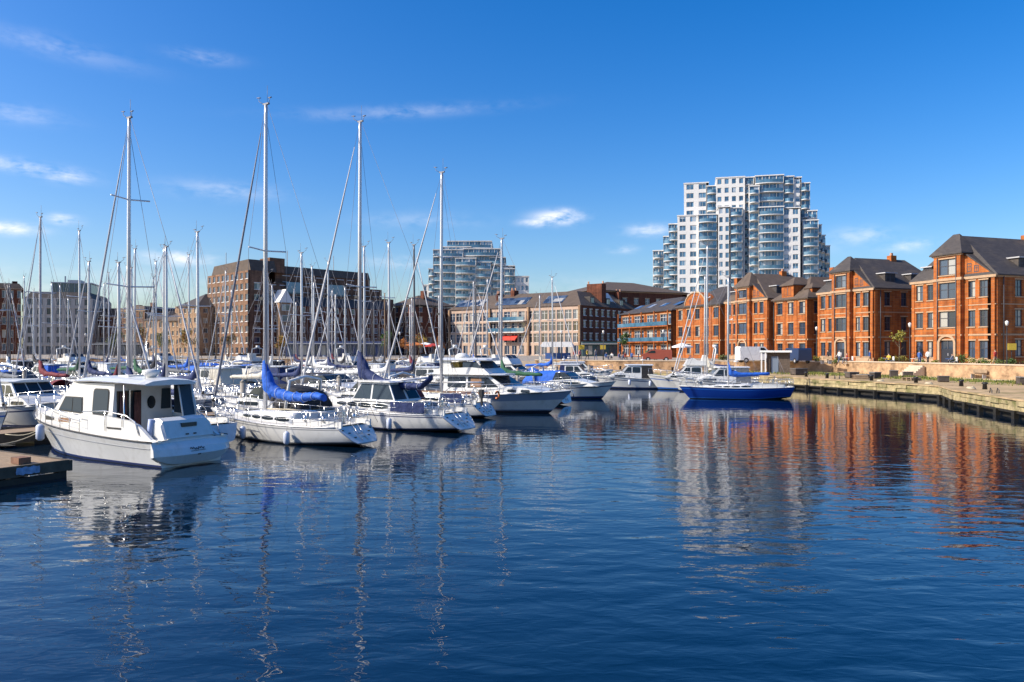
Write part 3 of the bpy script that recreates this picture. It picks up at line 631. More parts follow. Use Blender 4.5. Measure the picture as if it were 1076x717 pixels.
# ----- stepped apartment towers
def tower(name, px0, px1, d, blocks, label, wm, zfloor=3.0, tilt=0.0, depth=24, gm=None):
    """blocks: (px left, px right, top py, front offset in m, window columns, style) seen at distance d"""
    x0 = X_at(px0, d); root_d = d
    d1 = d + tilt * (X_at(px1, d) - x0)
    B = Bld(name, (x0, d), (X_at(px1, d1), d1), depth, G, label, 'tower block', fm=m_frame, glass=gm)
    k = B.w / (px1 - px0); balc = MB(); rail = MB(); roofs = MB()
    for (a, b_, py, off, n, st) in blocks:
        u0, u1 = (a - px0) * k, (b_ - px0) * k; Ht = Z_at(py, d + off + (d1 - d) * (u0 + u1) / 2 / B.w) - G; nf = int(Ht / zfloor)
        y0 = off; y1 = off + depth - abs(off) * .5; h0 = Ht - nf * zfloor
        cw = (u1 - u0) / n
        if st == 'glass':
            us = lin(u0 + cw / 2, u1 - cw / 2, n); fr = [(u - u0, h0 + zfloor * f + .75, cw * .95, zfloor * .84, 'plain') for u in us for f in range(nf)]
        else:
            us = lin(u0 + cw / 2, u1 - cw / 2, n); fr = [(u - u0, h0 + zfloor * f + .9, cw * (.60 if st == 'plain' else .86), zfloor * (.60 if st == 'plain' else .7), 'plain') for u in us for f in range(nf)]
        m_ = max(2, int((y1 - y0) / 3.6)); sd = [(u, h0 + zfloor * f + .9, 1.6, zfloor * .5, 'plain') for u in lin(1.8, y1 - y0 - 1.8, m_) for f in range(nf)]
        B.shell(u0, u1, y0, y1, 0, Ht, fr=fr, rt=sd, lf=sd, mi=0, sill=False)
        roofs.box(u0 - .15, u1 + .15, y0 - .15, y1, Ht, Ht + .35)
        if st in ('glass', 'balc'):
            for f in range(nf):
                z = h0 + zfloor * f + .45; e = .25
                # rounded balcony slab and glass balustrade
                seg = 8; pts = [(u0 + e + (u1 - u0 - 2 * e) * i / seg, y0 - .02 - 1.5 * math.sin(math.pi * (.12 + .76 * i / seg))) for i in range(seg + 1)]
                poly = pts + [(u1 - e, y0 - .02), (u0 + e, y0 - .02)]
                balc.prism(poly, z - .1, z + .12)
                for i in range(seg):
                    p, q = pts[i], pts[i + 1]; rail.add([(p[0], p[1], z + .12), (q[0], q[1], z + .12), (q[0], q[1], z + 1.2), (p[0], p[1], z + 1.2)], [(0, 1, 2, 3)])
    bo = balc.build('balconies', m_white, B.root); tag(bo, kind='stuff'); ro = rail.build('balustrades', m_glass_blue, bo); tag(ro, kind='stuff')
    roofs.build('parapet', wm, B.root)
    B.finish([wm], m_white, m_slate); return B
tower('apartment_tower', 685, 877, 262, [
    (685, 698, 264, 6, 2, 'balc'), (697, 710, 249, 5, 2, 'glass'), (703, 716, 236, 4.2, 2, 'glass'),
    (713, 736, 227, 2.2, 2, 'plain'), (720, 747, 193, 5, 2, 'plain'), (736, 756, 226, 1.0, 2, 'glass'), (745, 758, 196, 4.6, 1, 'glass'),
    (755, 786, 187, 3.5, 4, 'plain'), (757, 770, 218, .4, 2, 'plain'), (770, 783, 219, .9, 2, 'glass'), (784, 796, 187, 5.5, 1, 'glass'), (790, 801, 196, 2.0, 1, 'balc'),
    (797, 827, 185, 4.0, 4, 'glass'), (800, 826, 218, .6, 4, 'glass'), (827, 838, 186, 5.0, 1, 'glass'), (838, 846, 187, 5.4, 1, 'plain'), (824, 843, 219, 1.4, 2, 'plain'),
    (845, 855, 193, 6, 2, 'glass'), (852, 862, 222, 5, 2, 'balc'), (860, 867, 237, 6, 1, 'balc'), (865, 871, 248, 6.5, 1, 'balc'), (870, 876, 259, 7, 1, 'balc'), (846, 862, 232, 2.5, 2, 'glass')],
    'tallest white stepped apartment tower with blue glass balconies behind the brick row', m_white, tilt=-.22, depth=26, gm=m_glass_tower)
tower('apartment_tower', 443, 556, 285, [
    (443, 452, 300, 5, 2, 'plain'), (449, 458, 283, 4, 2, 'balc'), (454, 486, 263, 3.5, 5, 'glass'), (462, 494, 260, 5.5, 4, 'glass'), (468, 516, 254, 8, 8, 'glass'),
    (478, 500, 272, 2.0, 3, 'balc'), (486, 525, 262, 4.5, 7, 'glass'), (498, 516, 276, 2.8, 3, 'balc'), (515, 531, 271, 4.0, 2, 'balc'), (522, 541, 280, 3.6, 2, 'plain'), (530, 541, 283, 3, 2, 'glass'), (538, 556, 291, 3.8, 4, 'plain')],
    'lower blue and white stepped apartment tower behind the tallest middle mast', m_white2, depth=26, gm=m_glass_tower)
# ----- big stepped brown block on the left
def brown_block():
    a, c = (X_at(218, 196), 196), (X_at(262, 180), 180)
    B = Bld('stepped_apartment_block', a, c, 42, G, 'huge stepped brown brick apartment block with sloping top floors behind the masts', 'building', fm=m_frame, glass=m_glass)
    w, D = B.w, 42; fl = 2.55
    nf = 8; H = fl * nf
    us = lin(w * .06, w * .94, 9)
    B.face((0, 0), (1, 0), w, 0, H, [(u, fl * f + .6, w / 9 * .52, 1.5, 'plain') for u in us for f in range(nf)], 0, lintel=False)
    ds = lin(2, D - 2, 15)
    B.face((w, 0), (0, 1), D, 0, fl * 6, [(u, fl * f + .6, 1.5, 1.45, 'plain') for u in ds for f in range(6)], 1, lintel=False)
    B.face((w, D), (-1, 0), w, 0, fl * 6, []); B.face((0, D), (0, -1), D, 0, fl * 6, [])
    # upper set back floors, then the sloping brown band
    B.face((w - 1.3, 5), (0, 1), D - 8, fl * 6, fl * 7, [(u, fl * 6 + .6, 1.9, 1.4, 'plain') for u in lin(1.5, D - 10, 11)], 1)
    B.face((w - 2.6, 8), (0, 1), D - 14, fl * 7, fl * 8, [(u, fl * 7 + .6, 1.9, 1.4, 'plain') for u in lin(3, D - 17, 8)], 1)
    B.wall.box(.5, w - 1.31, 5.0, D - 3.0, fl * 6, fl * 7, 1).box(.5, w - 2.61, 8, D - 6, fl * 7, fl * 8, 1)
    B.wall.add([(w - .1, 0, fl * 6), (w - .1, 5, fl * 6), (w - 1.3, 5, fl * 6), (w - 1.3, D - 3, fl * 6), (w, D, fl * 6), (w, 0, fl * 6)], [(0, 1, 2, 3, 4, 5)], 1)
    B.wall.add([(0, 0, H), (w, 0, H), (w, 4, H), (0, 4, H)], [(0, 1, 2, 3)]); B.face((w, 0), (0, 1), 4, fl * 6, H, [(2, fl * 6.25, 1.5, 1.5, 'plain')], 1); B.wall.box(0, w, 4, 5, fl * 6, H)
    B.roof.side([(1.5, H), (w - .2, H), (w - 1.2, H + 2.7), (3, H + 2.3)], 0.4, 7)     # sloping ridge house over the lit end
    B.roof.side([(1.0, H), (w - 2.4, H), (w - 3.4, H + 2.0), (2.5, H + 2.0)], 7, D - 6)
    B.wall.box(w - 6.5, w - 1.5, 6, 10, H, H + 3.6, 1).box(3, 9, D - 5.9, D - 2.9, H - 3, H + 1.0, 1)
    # lower wing running along the foot of the dark side, with a pale gabled bay
    B.finish([m_brown, M_brick('brown_brick_painted_shade', (.22, .12, .078), (.15, .08, .052), (.18, .11, .07))], m_white2, m_slate2)  # second brick is the brown one with the side's shade painted in
    lw = MB().box(w, w + 3.5, 3, D - 4, 0, fl * 5 - .6).build('low_wing', m_redbrown, B.root)
    MB().side([(w, fl * 5 - .6), (w + 3.9, fl * 5 - .6), (w, fl * 5 + 1.9)], 2.7, D - 3.7).build('wing_roof', m_slate, lw)
    me = MB().box(0, .06, -.55, .55, 0, 1.4, 0).box(.06, .07, -.45, .45, .1, 1.3, 1).mesh('wing_window', [m_frame, m_glass])
    for f in range(5):
        for u in lin(5, D - 6, 14): link('wing_window', me, B.root, (w + 3.5, u, fl * f + .6 if f < 4 else fl * 4 + .3))
    g = MB().box(w + 3.6, w + 5.0, 5, 8.4, 0, fl * 5).build('gabled_bay', m_tan, B.root)
    MB().add([(w + 5.2, 4.8, fl * 5), (w + 5.2, 8.6, fl * 5), (w + 5.2, 6.7, fl * 5 + 3.2), (w + 1, 4.8, fl * 5), (w + 1, 8.6, fl * 5), (w + 1, 6.7, fl * 5 + 3.2)], [(0, 1, 2), (0, 2, 5, 3), (1, 4, 5, 2)]).build('bay_gable', m_white, g)
    me2 = MB().box(0, .06, -1.1, 1.1, 0, 1.5, 0).box(.06, .07, -.95, .95, .12, 1.38, 1).mesh('bay_window', [m_frame, m_glass])
    for f in range(5): link('bay_window', me2, g, (w + 5.0, 6.7, fl * f + .6))
    for f in range(1, 7):
        for u0, u1 in ((10, 14), (22, 27)):
            if f >= 5: MB().box(w - .9, w - .85, u0, u1, fl * (f + (1 if f < 6 else 0)) - .0, fl * (f + 1) + .4).build('balustrade', m_glass_blue, B.root)
    for x, y in ((4, 3), (w - 4, 12), (w - 5, 26)): MB().box(x, x + .12, y, y + .12, H + 2, H + 6).build('aerial', m_metal, B.root)
brown_block()
# ----- beige office, far left
def office():
    a, c = (X_at(26, 220), 220), (X_at(97, 225), 225)
    B = Bld('office_block', a, c, 26, G, 'beige stone office block with glass penthouse at the far left', 'building', fm=m_frame_dark, glass=m_glass)
    w, D = B.w, 26; fl = 2.75; H = fl * 6.0
    zs = [fl * i + .75 for i in range(1, 6)]
    B.face((0, 0), (1, 0), w, 0, H, rows(lin(w * .08, w * .92, 7), zs, 1.35, 1.75) + rows(lin(w * .08, w * .92, 7), [.2], 1.9, 2.3), 0)
    B.face((0, D), (0, -1), D, 0, H, rows(lin(2, D - 2, 9), zs + [.4], 1.7, 1.9)); B.face((w, 0), (0, 1), D, 0, H, rows(lin(2, D - 2, 7), zs, 1.3, 1.7)); B.face((w, D), (-1, 0), w, 0, H, [])
    for z in (fl, fl * 4.95): B.band((0, 0), (1, 0), w, z, .3, .2)
    B.mansard(0, w, 0, D, H, 1.9, 1.3)
    B.finish(m_beige, m_beige, m_slate)
    ph = MB().box(w * .35, w * .93, 4, 16, H + 1.9, H + 4.7).build('penthouse', m_glass_dark, B.root); MB().box(w * .33, w * .95, 3.6, 16.4, H + 4.7, H + 5.0).build('flat_roof', m_lead, ph); 
    MB().box(w * .55, w * .75, 6, 10, H + 5.0, H + 5.9).box(w * .5, w * .52, 6, 6.2, H + 5, H + 7).build('roof_plant', m_metal, ph)
    for i in range(8): x = w * .35 + w * .58 * i / 7; MB().box(x - .06, x + .06, 3.93, 3.99, H + 1.9, H + 4.7).build('mullion', m_lead, ph)
    for i in range(8): x = w * (.08 + .84 * (i - .5) / 6); x = min(max(x, .3), w - .3); MB().box(x - .2, x + .2, -.12, .05, fl * 1.3, fl * 4.94).build('pilaster', m_beige, B.root)
office()
def simple(px0, d0, px1, d1, D, eave_py, ridge, n, nf, wm, label, rm=None, z=G, name='brick_block', style='plain', front=None, shed=False, fw=.5, roofk='hip'):
    a, c = (X_at(px0, d0), d0), (X_at(px1, d1), d1)
    B = Bld(name, a, c, D, z, label, 'building', fm=m_frame); H = Z_at(eave_py, (d0 + d1) / 2) - z; fl = H / nf
    B.shell(0, B.w, 0, D, 0, H, fr=rows(lin(B.w / n / 2, B.w - B.w / n / 2, n), [fl * i + fl * .28 for i in range(nf)], B.w / n * fw, fl * .55, style), rt=rows(lin(2, D - 2, max(2, int(D / 3.5))), [fl * i + fl * .28 for i in range(nf)], 1.3, fl * .5, style), lf=rows(lin(2, D - 2, 4), [fl * i + fl * .28 for i in range(nf)], 1.3, fl * .5, style))
    B.band((0, 0), (1, 0), B.w, H - .3, .3, .15)
    if roofk == 'hip': B.hip(0, B.w, 0, D, H, ridge, .4)
    else: B.mansard(-.2, B.w + .2, -.2, D, H, ridge, 1.2)
    B.finish(wm, m_stone, rm or m_slate2)
    MB().box(B.w * .6, B.w * .6 + 1.4, D * .4, D * .4 + 1.2, H + ridge * .5, H + ridge + 1.2).build('chimney', wm, B.roof_o); return B
simple(-8, 232, 24, 236, 20, 303, 1.6, 4, 5, m_redbrown, 'dark brown block peeping out left of the beige office', roofk='mansard')
simple(98, 232, 143, 226, 16, 333, 2.6, 7, 4, m_redbrown, 'low dark brown brick block just right of the beige office', roofk='mansard')
simple(128, 214, 152, 212, 14, 326, 1.2, 3, 4, m_brown, 'narrow brown brick block behind the leftmost tall mast', roofk='mansard')
simple(152, 212, 171, 206, 14, 336, 2.6, 4, 3, m_tan, 'small tan brick house with slate roof left of the taller tan one', rm=m_slate)
simple(170, 204, 189, 200, 14, 337, 2.8, 4, 4, m_tan, 'narrow tan brick house between two slate roofed houses', rm=m_slate2)
simple(187, 196, 208, 190, 22, 322, 3.4, 4, 5, m_tan, 'taller tan house with grey hipped roof touching the stepped brown block', rm=m_slate)
simple(409, 214, 436, 206, 14, 321, 3.0, 5, 5, m_redbrown, 'dark brick house with hipped roof between stepped brown block and blue tower')
simple(392, 222, 412, 216, 14, 336, 3.4, 4, 4, m_brown, 'small gabled brown house squeezed beside the stepped brown block')
# ---------------------------------------------------------------- boats
g_white = M('white_gelcoat', (.70, .70, .68), .25, var=.10, scale=.7, dirt=((.45, .43, .38), .4), dscale=1.3, stretch=(1, 1, .6), coat=.08, spec=.4)
g_deck = M('cream_nonslip_deck', (.62, .60, .55), .6, var=.08, scale=3)
g_boot = M('dark_antifouling', (.02, .025, .04), .5, var=.3, scale=4)
g_stripe = M('hull_stripe', (.05, .07, .14), .3)
g_canvas = M('canvas', (.02, .045, .16), .8, var=.2, scale=5)
g_glass = M('smoked_boat_glass', (.02, .028, .035), .07, spec=.35)
g_clear = M('pale_boat_glass', (.05, .07, .09), .15, spec=.05)
g_alu = M('mast_aluminium', (.62, .62, .63), .35, metal=.55)
g_steel = M('stainless_rail', (.62, .62, .62), .22, metal=.9)
g_rope = M('rigging_wire', (.20, .20, .22), .5)
g_furl = M('rolled_sailcloth', (.50, .50, .52), .8, var=.15, scale=4)
g_fend = M('fender_vinyl', (.55, .60, .72), .4)
g_fendblue = M('blue_fender_vinyl', (.02, .06, .25), .4)
g_teak = M('teak', (.26, .13, .06), .6, var=.3, scale=6)
g_wood = M('weathered_pontoon_wood', (.30, .21, .13), .85, var=.35, scale=2.5, stretch=(1, 6, 1))
g_black = M('black_rubber', (.015, .015, .017), .5)
g_line = M('mooring_rope', (.50, .43, .30), .9)
CANV = dict(navy=M('navy_canvas', (.015, .03, .11), .8, var=.2, scale=5, bump=1.0, bscale=5), royal=M('royal_blue_canvas', (.012, .11, .52), .75, var=.2, scale=4, bump=1.0, bscale=5), grey=M('grey_canvas', (.16, .17, .19), .85, var=.2, scale=5, bump=1.0, bscale=5),
            cream=M('cream_canvas', (.60, .56, .47), .85, var=.1, scale=5, bump=1.0, bscale=5), black=M('black_canvas', (.02, .02, .025), .8, var=.2, scale=5, bump=1.0, bscale=5), red=M('red_canvas', (.45, .03, .02), .8, var=.2, scale=5, bump=1.0, bscale=5),
            green=M('green_canvas', (.02, .10, .05), .8, var=.2, scale=5, bump=1.0, bscale=5), white=M('white_canvas', (.75, .75, .74), .8, var=.06, scale=5, bump=1.0, bscale=5), maroon=M('maroon_canvas', (.16, .02, .03), .8, var=.2, scale=5, bump=1.0, bscale=5))
HULLC = dict(white=g_white, navy=M('navy_gelcoat', (.01, .02, .08), .2, coat=.5), blue=M('blue_gelcoat', (.006, .038, .25), .2, coat=.5), cream=M('cream_gelcoat', (.70, .66, .55), .3))
STRC = dict(navy=M('navy_stripe', (.02, .035, .12), .3), blue=M('blue_stripe', (.02, .12, .45), .3), red=M('red_stripe', (.40, .03, .03), .3), grey=M('grey_stripe', (.28, .29, .31), .3), black=M('black_stripe', (.02, .02, .02), .3))
class Hull:
    def __init__(s, L, B, fs=.9, fb=1.2, tm=.42, bs=.75, p=2.3, rake=.9, tr=.15, draft=.35, wl=.84, flare=.8, sag=.08, rnd=0):
        s.__dict__.update(locals())
    def b(s, t):
        if t > s.tm: r = 1 - ((t - s.tm) / (1 - s.tm)) ** s.p
        else: r = 1 - (1 - s.bs) * ((s.tm - t) / s.tm) ** 2
        return max(s.B / 2 * r, .015)
    def sheer(s, t): return s.fs + (s.fb - s.fs) * t ** 1.5 - s.sag * math.sin(math.pi * t)
    def P(s, t, k, side):
        st = max(0, 1 - t / .35) * s.rnd; z = (k * s.sheer(t) + .16 * st * (1 - k)) if k >= 0 else (k * s.draft * (1 - t ** 4 * .6) * (1 - .85 * st) + .16 * st)
        kk = max(k, 0); wlt = s.wl * (1 - .35 * max(0, t - .5) * 2 * .6) * (1 - .30 * st)
        w = s.b(t) * (wlt + (1 - wlt) * kk ** s.flare) if k >= 0 else s.b(t) * wlt * (1 - (-k) ** 1.6)
        x = s.tr * kk * (1 - t) + t * (s.L - s.rake * (1 - kk) - (s.rake * .5 * -k if k < 0 else 0))
        return (x, side * max(w, .004), z)
    def hull(s, levels, mis, n=20, name='hull', mats=None, parent=None):
        b = MB(); ts = [i / n for i in range(n + 1)]; ts = [t ** .9 for t in ts]
        rings = []
        for t in ts: rings.append([s.P(t, k, 1) for k in reversed(levels)] + [s.P(t, k, -1) for k in levels])
        m = list(reversed(mis)) + [mis[0]] + list(mis) + [0]
        b.loft(rings, 0, False, False, True, mis=m)
        r0 = rings[0]; b.add(r0, [tuple(range(len(r0)))], 0)
        return b.build(name, mats, parent)
    def deck(s, parent, mats, cock=(.05, .34, .62, .5), inset=.05, camber=.06, n=20):
        t0, t1, cf, dep = cock; ts = sorted(set([i / n for i in range(n + 1)] + [t0, t1])); b = MB(); rows_ = []; prev = None
        for t in ts:
            vs_ = [(t, False)]
            if t == t0: vs_ = [(t, False), (t, True)]
            if t == t1: vs_ = [(t, True), (t, False)]
            if t0 < t < t1: vs_ = [(t, True)]
            for tt, c in vs_:
                z = s.sheer(tt); w = s.b(tt); x = s.P(tt, 1, 1)[0]; ci = min(s.b(t0), s.b(t1)) * cf if c else w * .5; zi = z - dep if c else z + camber; zr = z + camber * .6
                cw = ci if c else min(w * .6, w)
                rows_.append([(x, w, z), (x, max(w - inset, 0), z), (x, cw, zr), (x, cw, zi), (x, 0, zi), (x, -cw, zi), (x, -cw, zr), (x, -max(w - inset, 0), z), (x, -w, z)])
        b.loft(rows_, 0, False, False, False); return b.build('deck', mats, parent)
    def rubbing(s, parent, mat, r=.035, k=1.0, n=22, out=.01):
        ts = [i / n for i in range(n + 1)]; f = lambda t, sd: (lambda q: (q[0], q[1] + sd * out, q[2]))(s.P(t, k, sd))
        MB().tube([f(t, 1) for t in ts] + [f(t, -1) for t in reversed(ts[:-1])], r, 4, 0).build('rubbing_strake', mat, parent)
    def rail(s, parent, t0, t1, h=.6, n=7, r=.014, wires=(1.0, .5), name='guard_rail', mat=None, bow=True, side=(1, -1), inn=.08, drop=0):
        b = MB(); 
        def q(t, sd, hh):
            p = s.P(t, 1, sd); w = max(abs(p[1]) - inn, 0.02); return (p[0] - (.1 if t > .97 else 0), sd * w, p[2] + hh)
        ts = lin(t0, t1, n)
        hs = lambda t: h * (1 if not drop else 1 - drop * max(0, (t - t0) / (t1 - t0)))
        for sd in side:
            for t in ts: b.tube([q(t, sd, 0), q(t, sd, hs(t))], r, 4)
        for wv in wires:
            if bow and len(side) == 2: b.tube([q(t, 1, hs(t) * wv) for t in ts] + [q(t, -1, hs(t) * wv) for t in reversed(ts)], r * (1 if wv == 1 else .7), 4)
            else:
                for sd in side: b.tube([q(t, sd, hs(t) * wv) for t in ts], r * (.8 if wv == 1 else .6), 4)
        b.build(name, mat or g_steel, parent)
def loft_house(parent, xs, name='coachroof', mat=None):
    """xs = list of (x, half width, z base, z top); softly rounded cabin trunk"""
    rings = []
    for x, w, zb, zt in xs:
        h = zt - zb; rings.append([(x, w, zb), (x, w * .96, zb + h * .55), (x, w * .88, zb + h * .86), (x, w * .7, zt - h * .03), (x, 0, zt), (x, -w * .7, zt - h * .03), (x, -w * .88, zb + h * .86), (x, -w * .96, zb + h * .55), (x, -w, zb)])
    b = MB().loft(rings, 0, False, True, True); return b.build(name, mat or g_white, parent)
def house_side(xs, x):
    for i in range(len(xs) - 1):
        a, c = xs[i], xs[i + 1]
        lo, hi = min(a[0], c[0]), max(a[0], c[0])
        if lo <= x <= hi: f = (x - a[0]) / (c[0] - a[0]); return [a[j] + (c[j] - a[j]) * f for j in range(4)]
def trunk_window(parent, xs, x0, x1, f0=.22, f1=.62, side=1, mat=None, name='cabin_window', n=4):
    b = MB(); r = []
    for i in range(n + 1):
        x = x0 + (x1 - x0) * i / n; q = house_side(xs, x); e = .06 * 0; h = q[3] - q[2]
        a0 = f0 + (.08 if i in (0, n) else 0); a1 = f1 - (.10 if i in (0, n) else 0)
        wy = lambda f: q[1] * (1 - .04 * f / .55) + .014
        r.append([(x, side * wy(a0), q[2] + h * a0), (x, side * wy(a1), q[2] + h * a1)])
    for i in range(n): b.add([r[i][0], r[i + 1][0], r[i + 1][1], r[i][1]], [(0, 1, 2, 3)])
    return b.build(name, mat or g_glass, parent)
def side_panel(parent, poly, hw, tp, side, mat, name, off=.014):
    b = MB(); b.add([(x, side * (hw * tp(z) + off), z) for x, z in poly], [tuple(range(len(poly)))]); return b.build(name, mat, parent)
def rrect(x0, x1, z0, z1, r=.08, sk=0):
    """rounded window outline; sk leans the front edge"""
    pts = []
    for cx, cz, a0 in ((x1 - r, z1 - r, 0), (x0 + r, z1 - r, 90), (x0 + r, z0 + r, 180), (x1 - r, z0 + r, 270)):
        for a in (0, 45, 90): t = rad(a0 + a); pts.append((cx + r * math.cos(t), cz + r * math.sin(t)))
    return [(x + sk * (z0 - z) / (z1 - z0 + 1e-6) * ((x - x0) / (x1 - x0)), z) for x, z in pts]
def screen_panels(parent, pa, pb, hw, tp, n, mat, gap=.05, name='windscreen', off=.015, f=(.08, .92)):
    """panes on the raked front between profile points pa (lower) and pb (upper)"""
    d = Vector((pb[0] - pa[0], 0, pb[1] - pa[1])); nrm = Vector((-d.z, 0, d.x)).normalized(); 
    if nrm.x < 0: nrm = -nrm
    for i in range(n):
        b = MB(); v = []
        for fz, order in ((f[0], (i, i + 1)), (f[1], (i + 1, i))):
            x = pa[0] + d.x * fz; z = pa[1] + d.z * fz; w = hw * tp(z) * .96
            for j, ii in enumerate(order):
                y = -w + 2 * w * ii / n; s_ = gap / 2 if (ii == i) else -gap / 2; y += s_; v.append((x + nrm.x * off, y, z + nrm.z * off))
        b.add(v, [(0, 1, 2, 3)]); b.build(name, mat, parent)
def fender(parent, x, y, z, r=.13, h=.55, mat=None, top=.5):
    b = MB(); b.tube([(x, y, z), (x, y, z + .08), (x, y, z + h - .08), (x, y, z + h)], [r * .45, r, r, r * .4], 8); o = b.build('fender', mat or g_fend, parent)
    MB().tube([(x, y, z + h), (x, y * .97, z + h + top)], .012, 4).build('fender_line', g_rope, o)
def sailcover(pts, hs, w=.16, n=8):
    """bundle of covered sail along the boom; pts = centre line, hs = half heights"""
    b = MB(); rings = []
    for i, (p, h) in enumerate(zip(pts, hs)):
        ring = []
        for q in range(n):
            a = q * math.tau / n; rr = 1 + .10 * math.sin(i * 2.1 + q * 1.7) + RND.uniform(-.13, .13)
            ring.append((p[0], p[1] + math.cos(a) * w * rr, p[2] + math.sin(a) * h * rr))
        rings.append(ring)
    return b.loft(rings, 0, True, True, True)
def sailboat(L=9, B=2.9, mh=14, mx=.60, fs=.85, fb=1.2, hero=0, cover='navy', hullm='white', stripe='navy', name='sailing_yacht', label=None, group=None, cat='sailing yacht', hood=True, jib=True, covered=None, bs=.72, cover_pts=None, boom_len=None, tr=.35, spreader=(.56,), cabin=(.34, .80), dead=None, mastr=None, cab_h=.48, bare_boom=False, jibm=None):
    root = empty(name); tag(root, label, cat, group)
    H = Hull(L, B, fs, fb, tr=tr, bs=bs, rake=L * .10, tm=.40, p=2.1, wl=.80, flare=.55, rnd=1)
    cm = CANV[cover] if cover in CANV else g_canvas
    H.hull([-1, -.5, -.12, .06, .13, .5, .80, .86, 1.0], [2, 2, 2, 1, 0, 0, 1, 0], n=22 if hero else 14, mats=[HULLC[hullm], STRC[stripe], g_boot], parent=root)
    H.deck(root, [g_deck], cock=(.03, cabin[0] - .01, .55, .42), n=16)
    H.rubbing(root, g_alu if hullm == 'white' else g_white, .02 if not hero else .022)
    x0, x1 = L * cabin[0], L * cabin[1]; zb = lambda x: H.sheer(x / L) - .02
    xs = [(x0, B * .30, zb(x0), zb(x0) + cab_h), (x0 + .5, B * .32, zb(x0), zb(x0) + cab_h + .03), (L * .5, B * .33, zb(L * .5), zb(L * .5) + cab_h * .95), (L * .62, B * .29, zb(L * .62), zb(L * .62) + cab_h * .8), (L * .72, B * .21, zb(L * .72), zb(L * .72) + cab_h * .5), (x1, B * .10, zb(x1), zb(x1) + .06)]
    cr = loft_house(root, xs)
    for sd in (1, -1):
        for a, c in ((x0 + .25, x0 + .25 + L * .085), (x0 + .35 + L * .085, x0 + .35 + L * .16), (x0 + .45 + L * .16, x0 + .45 + L * .22), (x0 + .55 + L * .22, x0 + .55 + L * .29)): trunk_window(cr, xs, a, c, side=sd, n=3)
    # hatches
    for hx, hz in ((L * .70, zb(L * .7) + cab_h * .57), (L * .47, zb(L * .47) + cab_h)): 
        MB().box(hx - .25, hx + .25, -.25, .25, hz - .02, hz + .05).build('hatch', g_glass, cr)
    # cockpit coaming and wheel
    for sd in (1, -1): MB().box(L * .06, x0, sd * B * .29 - .04, sd * B * .29 + .04, zb(0) - .02, zb(0) + .24).build('coaming', g_white, root)
    wx = L * .13; wr = .40; wz = zb(0) + .45
    MB().tube([(wx, wr * math.cos(a * math.tau / 14), wz + wr * math.sin(a * math.tau / 14)) for a in range(15)], .018, 4).tube([(wx, -wr, wz), (wx, wr, wz)], .012, 4).tube([(wx, 0, wz - wr), (wx, 0, wz + wr)], .012, 4).box(wx + .02, wx + .2, -.1, .1, zb(0) - .45, wz + .2).build('steering_wheel', g_steel, root)
    # rails
    H.rail(root, .04, .93, .58, 8 if not hero else 10, .012 if not hero else .013, (1.0, .5), bow=False)
    H.rail(root, .86, 1.0, .62, 3, .018, (1.0, .55), name='pulpit')
    pb = MB(); 
    for sd in (1, -1):
        pts = [H.P(t, 1, sd) for t in (.16, .08, .01)]
        for q in pts: pb.tube([(q[0], q[1] * .93, q[2]), (q[0], q[1] * .93, q[2] + .62)], .018, 4)
        for hh in (.62, .33): pb.tube([(q[0], q[1] * .93, q[2] + hh) for q in pts] + [(pts[-1][0], sd * .25, pts[-1][2] + hh)], .016, 4)
        pb.tube([(pts[-1][0], sd * .25, pts[-1][2] + .62), (pts[-1][0], sd * .25, pts[-1][2])], .018, 4)
    pb.build('pushpit', g_steel, root)
    # stern fittings, outboard, winches, cloths
    q0 = H.P(0, .15, 1); q1 = H.P(0, .95, 1)
    MB().tube([(q0[0] - .03, .16, q0[2]), (q1[0] - .03, .16, q1[2] + .1)], .016, 4).tube([(q0[0] - .03, -.16, q0[2]), (q1[0] - .03, -.16, q1[2] + .1)], .016, 4).tube([(q0[0] * .5 + q1[0] * .5 - .03, -.16, (q0[2] + q1[2]) / 2), (q0[0] * .5 + q1[0] * .5 - .03, .16, (q0[2] + q1[2]) / 2)], .016, 4).tube([(q0[0] * .75 + q1[0] * .25 - .03, -.16, q0[2] * .75 + q1[2] * .25), (q0[0] * .75 + q1[0] * .25 - .03, .16, q0[2] * .75 + q1[2] * .25)], .016, 4).build('swim_ladder', g_steel, root)
    if hero:
        for yy, kk in ((.55, .62), (-.6, .62), (.8, .8), (-.85, .8), (.42, .35), (-.42, .4)):
            q = H.P(0, kk, 1); MB().box(q[0] - .04, q[0] + .02, yy - .05, yy + .05, q[2] - .02, q[2] + .02).build('transom_fitting', g_black, root)
        rim = [H.P(0, k_, 1) for k_ in (1, .8, .6, .4, .2, 0)] + [H.P(0, k_, -1) for k_ in (0, .2, .4, .6, .8, 1)]
        MB().tube([(x - .005, y, z) for x, y, z in rim], .018, 4).build('transom_rim', STRC['grey'], root)
        if hero == 2: MB().box(-.05, .16, .80, 1.02, zb(0) + .45, zb(0) + .85).box(.0, .10, .86, .96, zb(0) - .05, zb(0) + .45).build('outboard_motor', g_black, root)
        if hero == 2: MB().tube([(.05, -.75 + .2 * math.cos(a * .45), zb(0) + .45 + .2 * math.sin(a * .45)) for a in range(1, 13)], .06, 6).build('lifebuoy', M('orange_lifebuoy', (.6, .16, .03), .6), root)
        for wx_, sd in ((L * .16, 1), (L * .16, -1), (L * .27, 1), (L * .27, -1)): MB().tube([(wx_, sd * B * .30, zb(0) + .22), (wx_, sd * B * .30, zb(0) + .30), (wx_, sd * B * .30, zb(0) + .42)], [.10, .06, .09], 8).build('winch', g_steel, root)
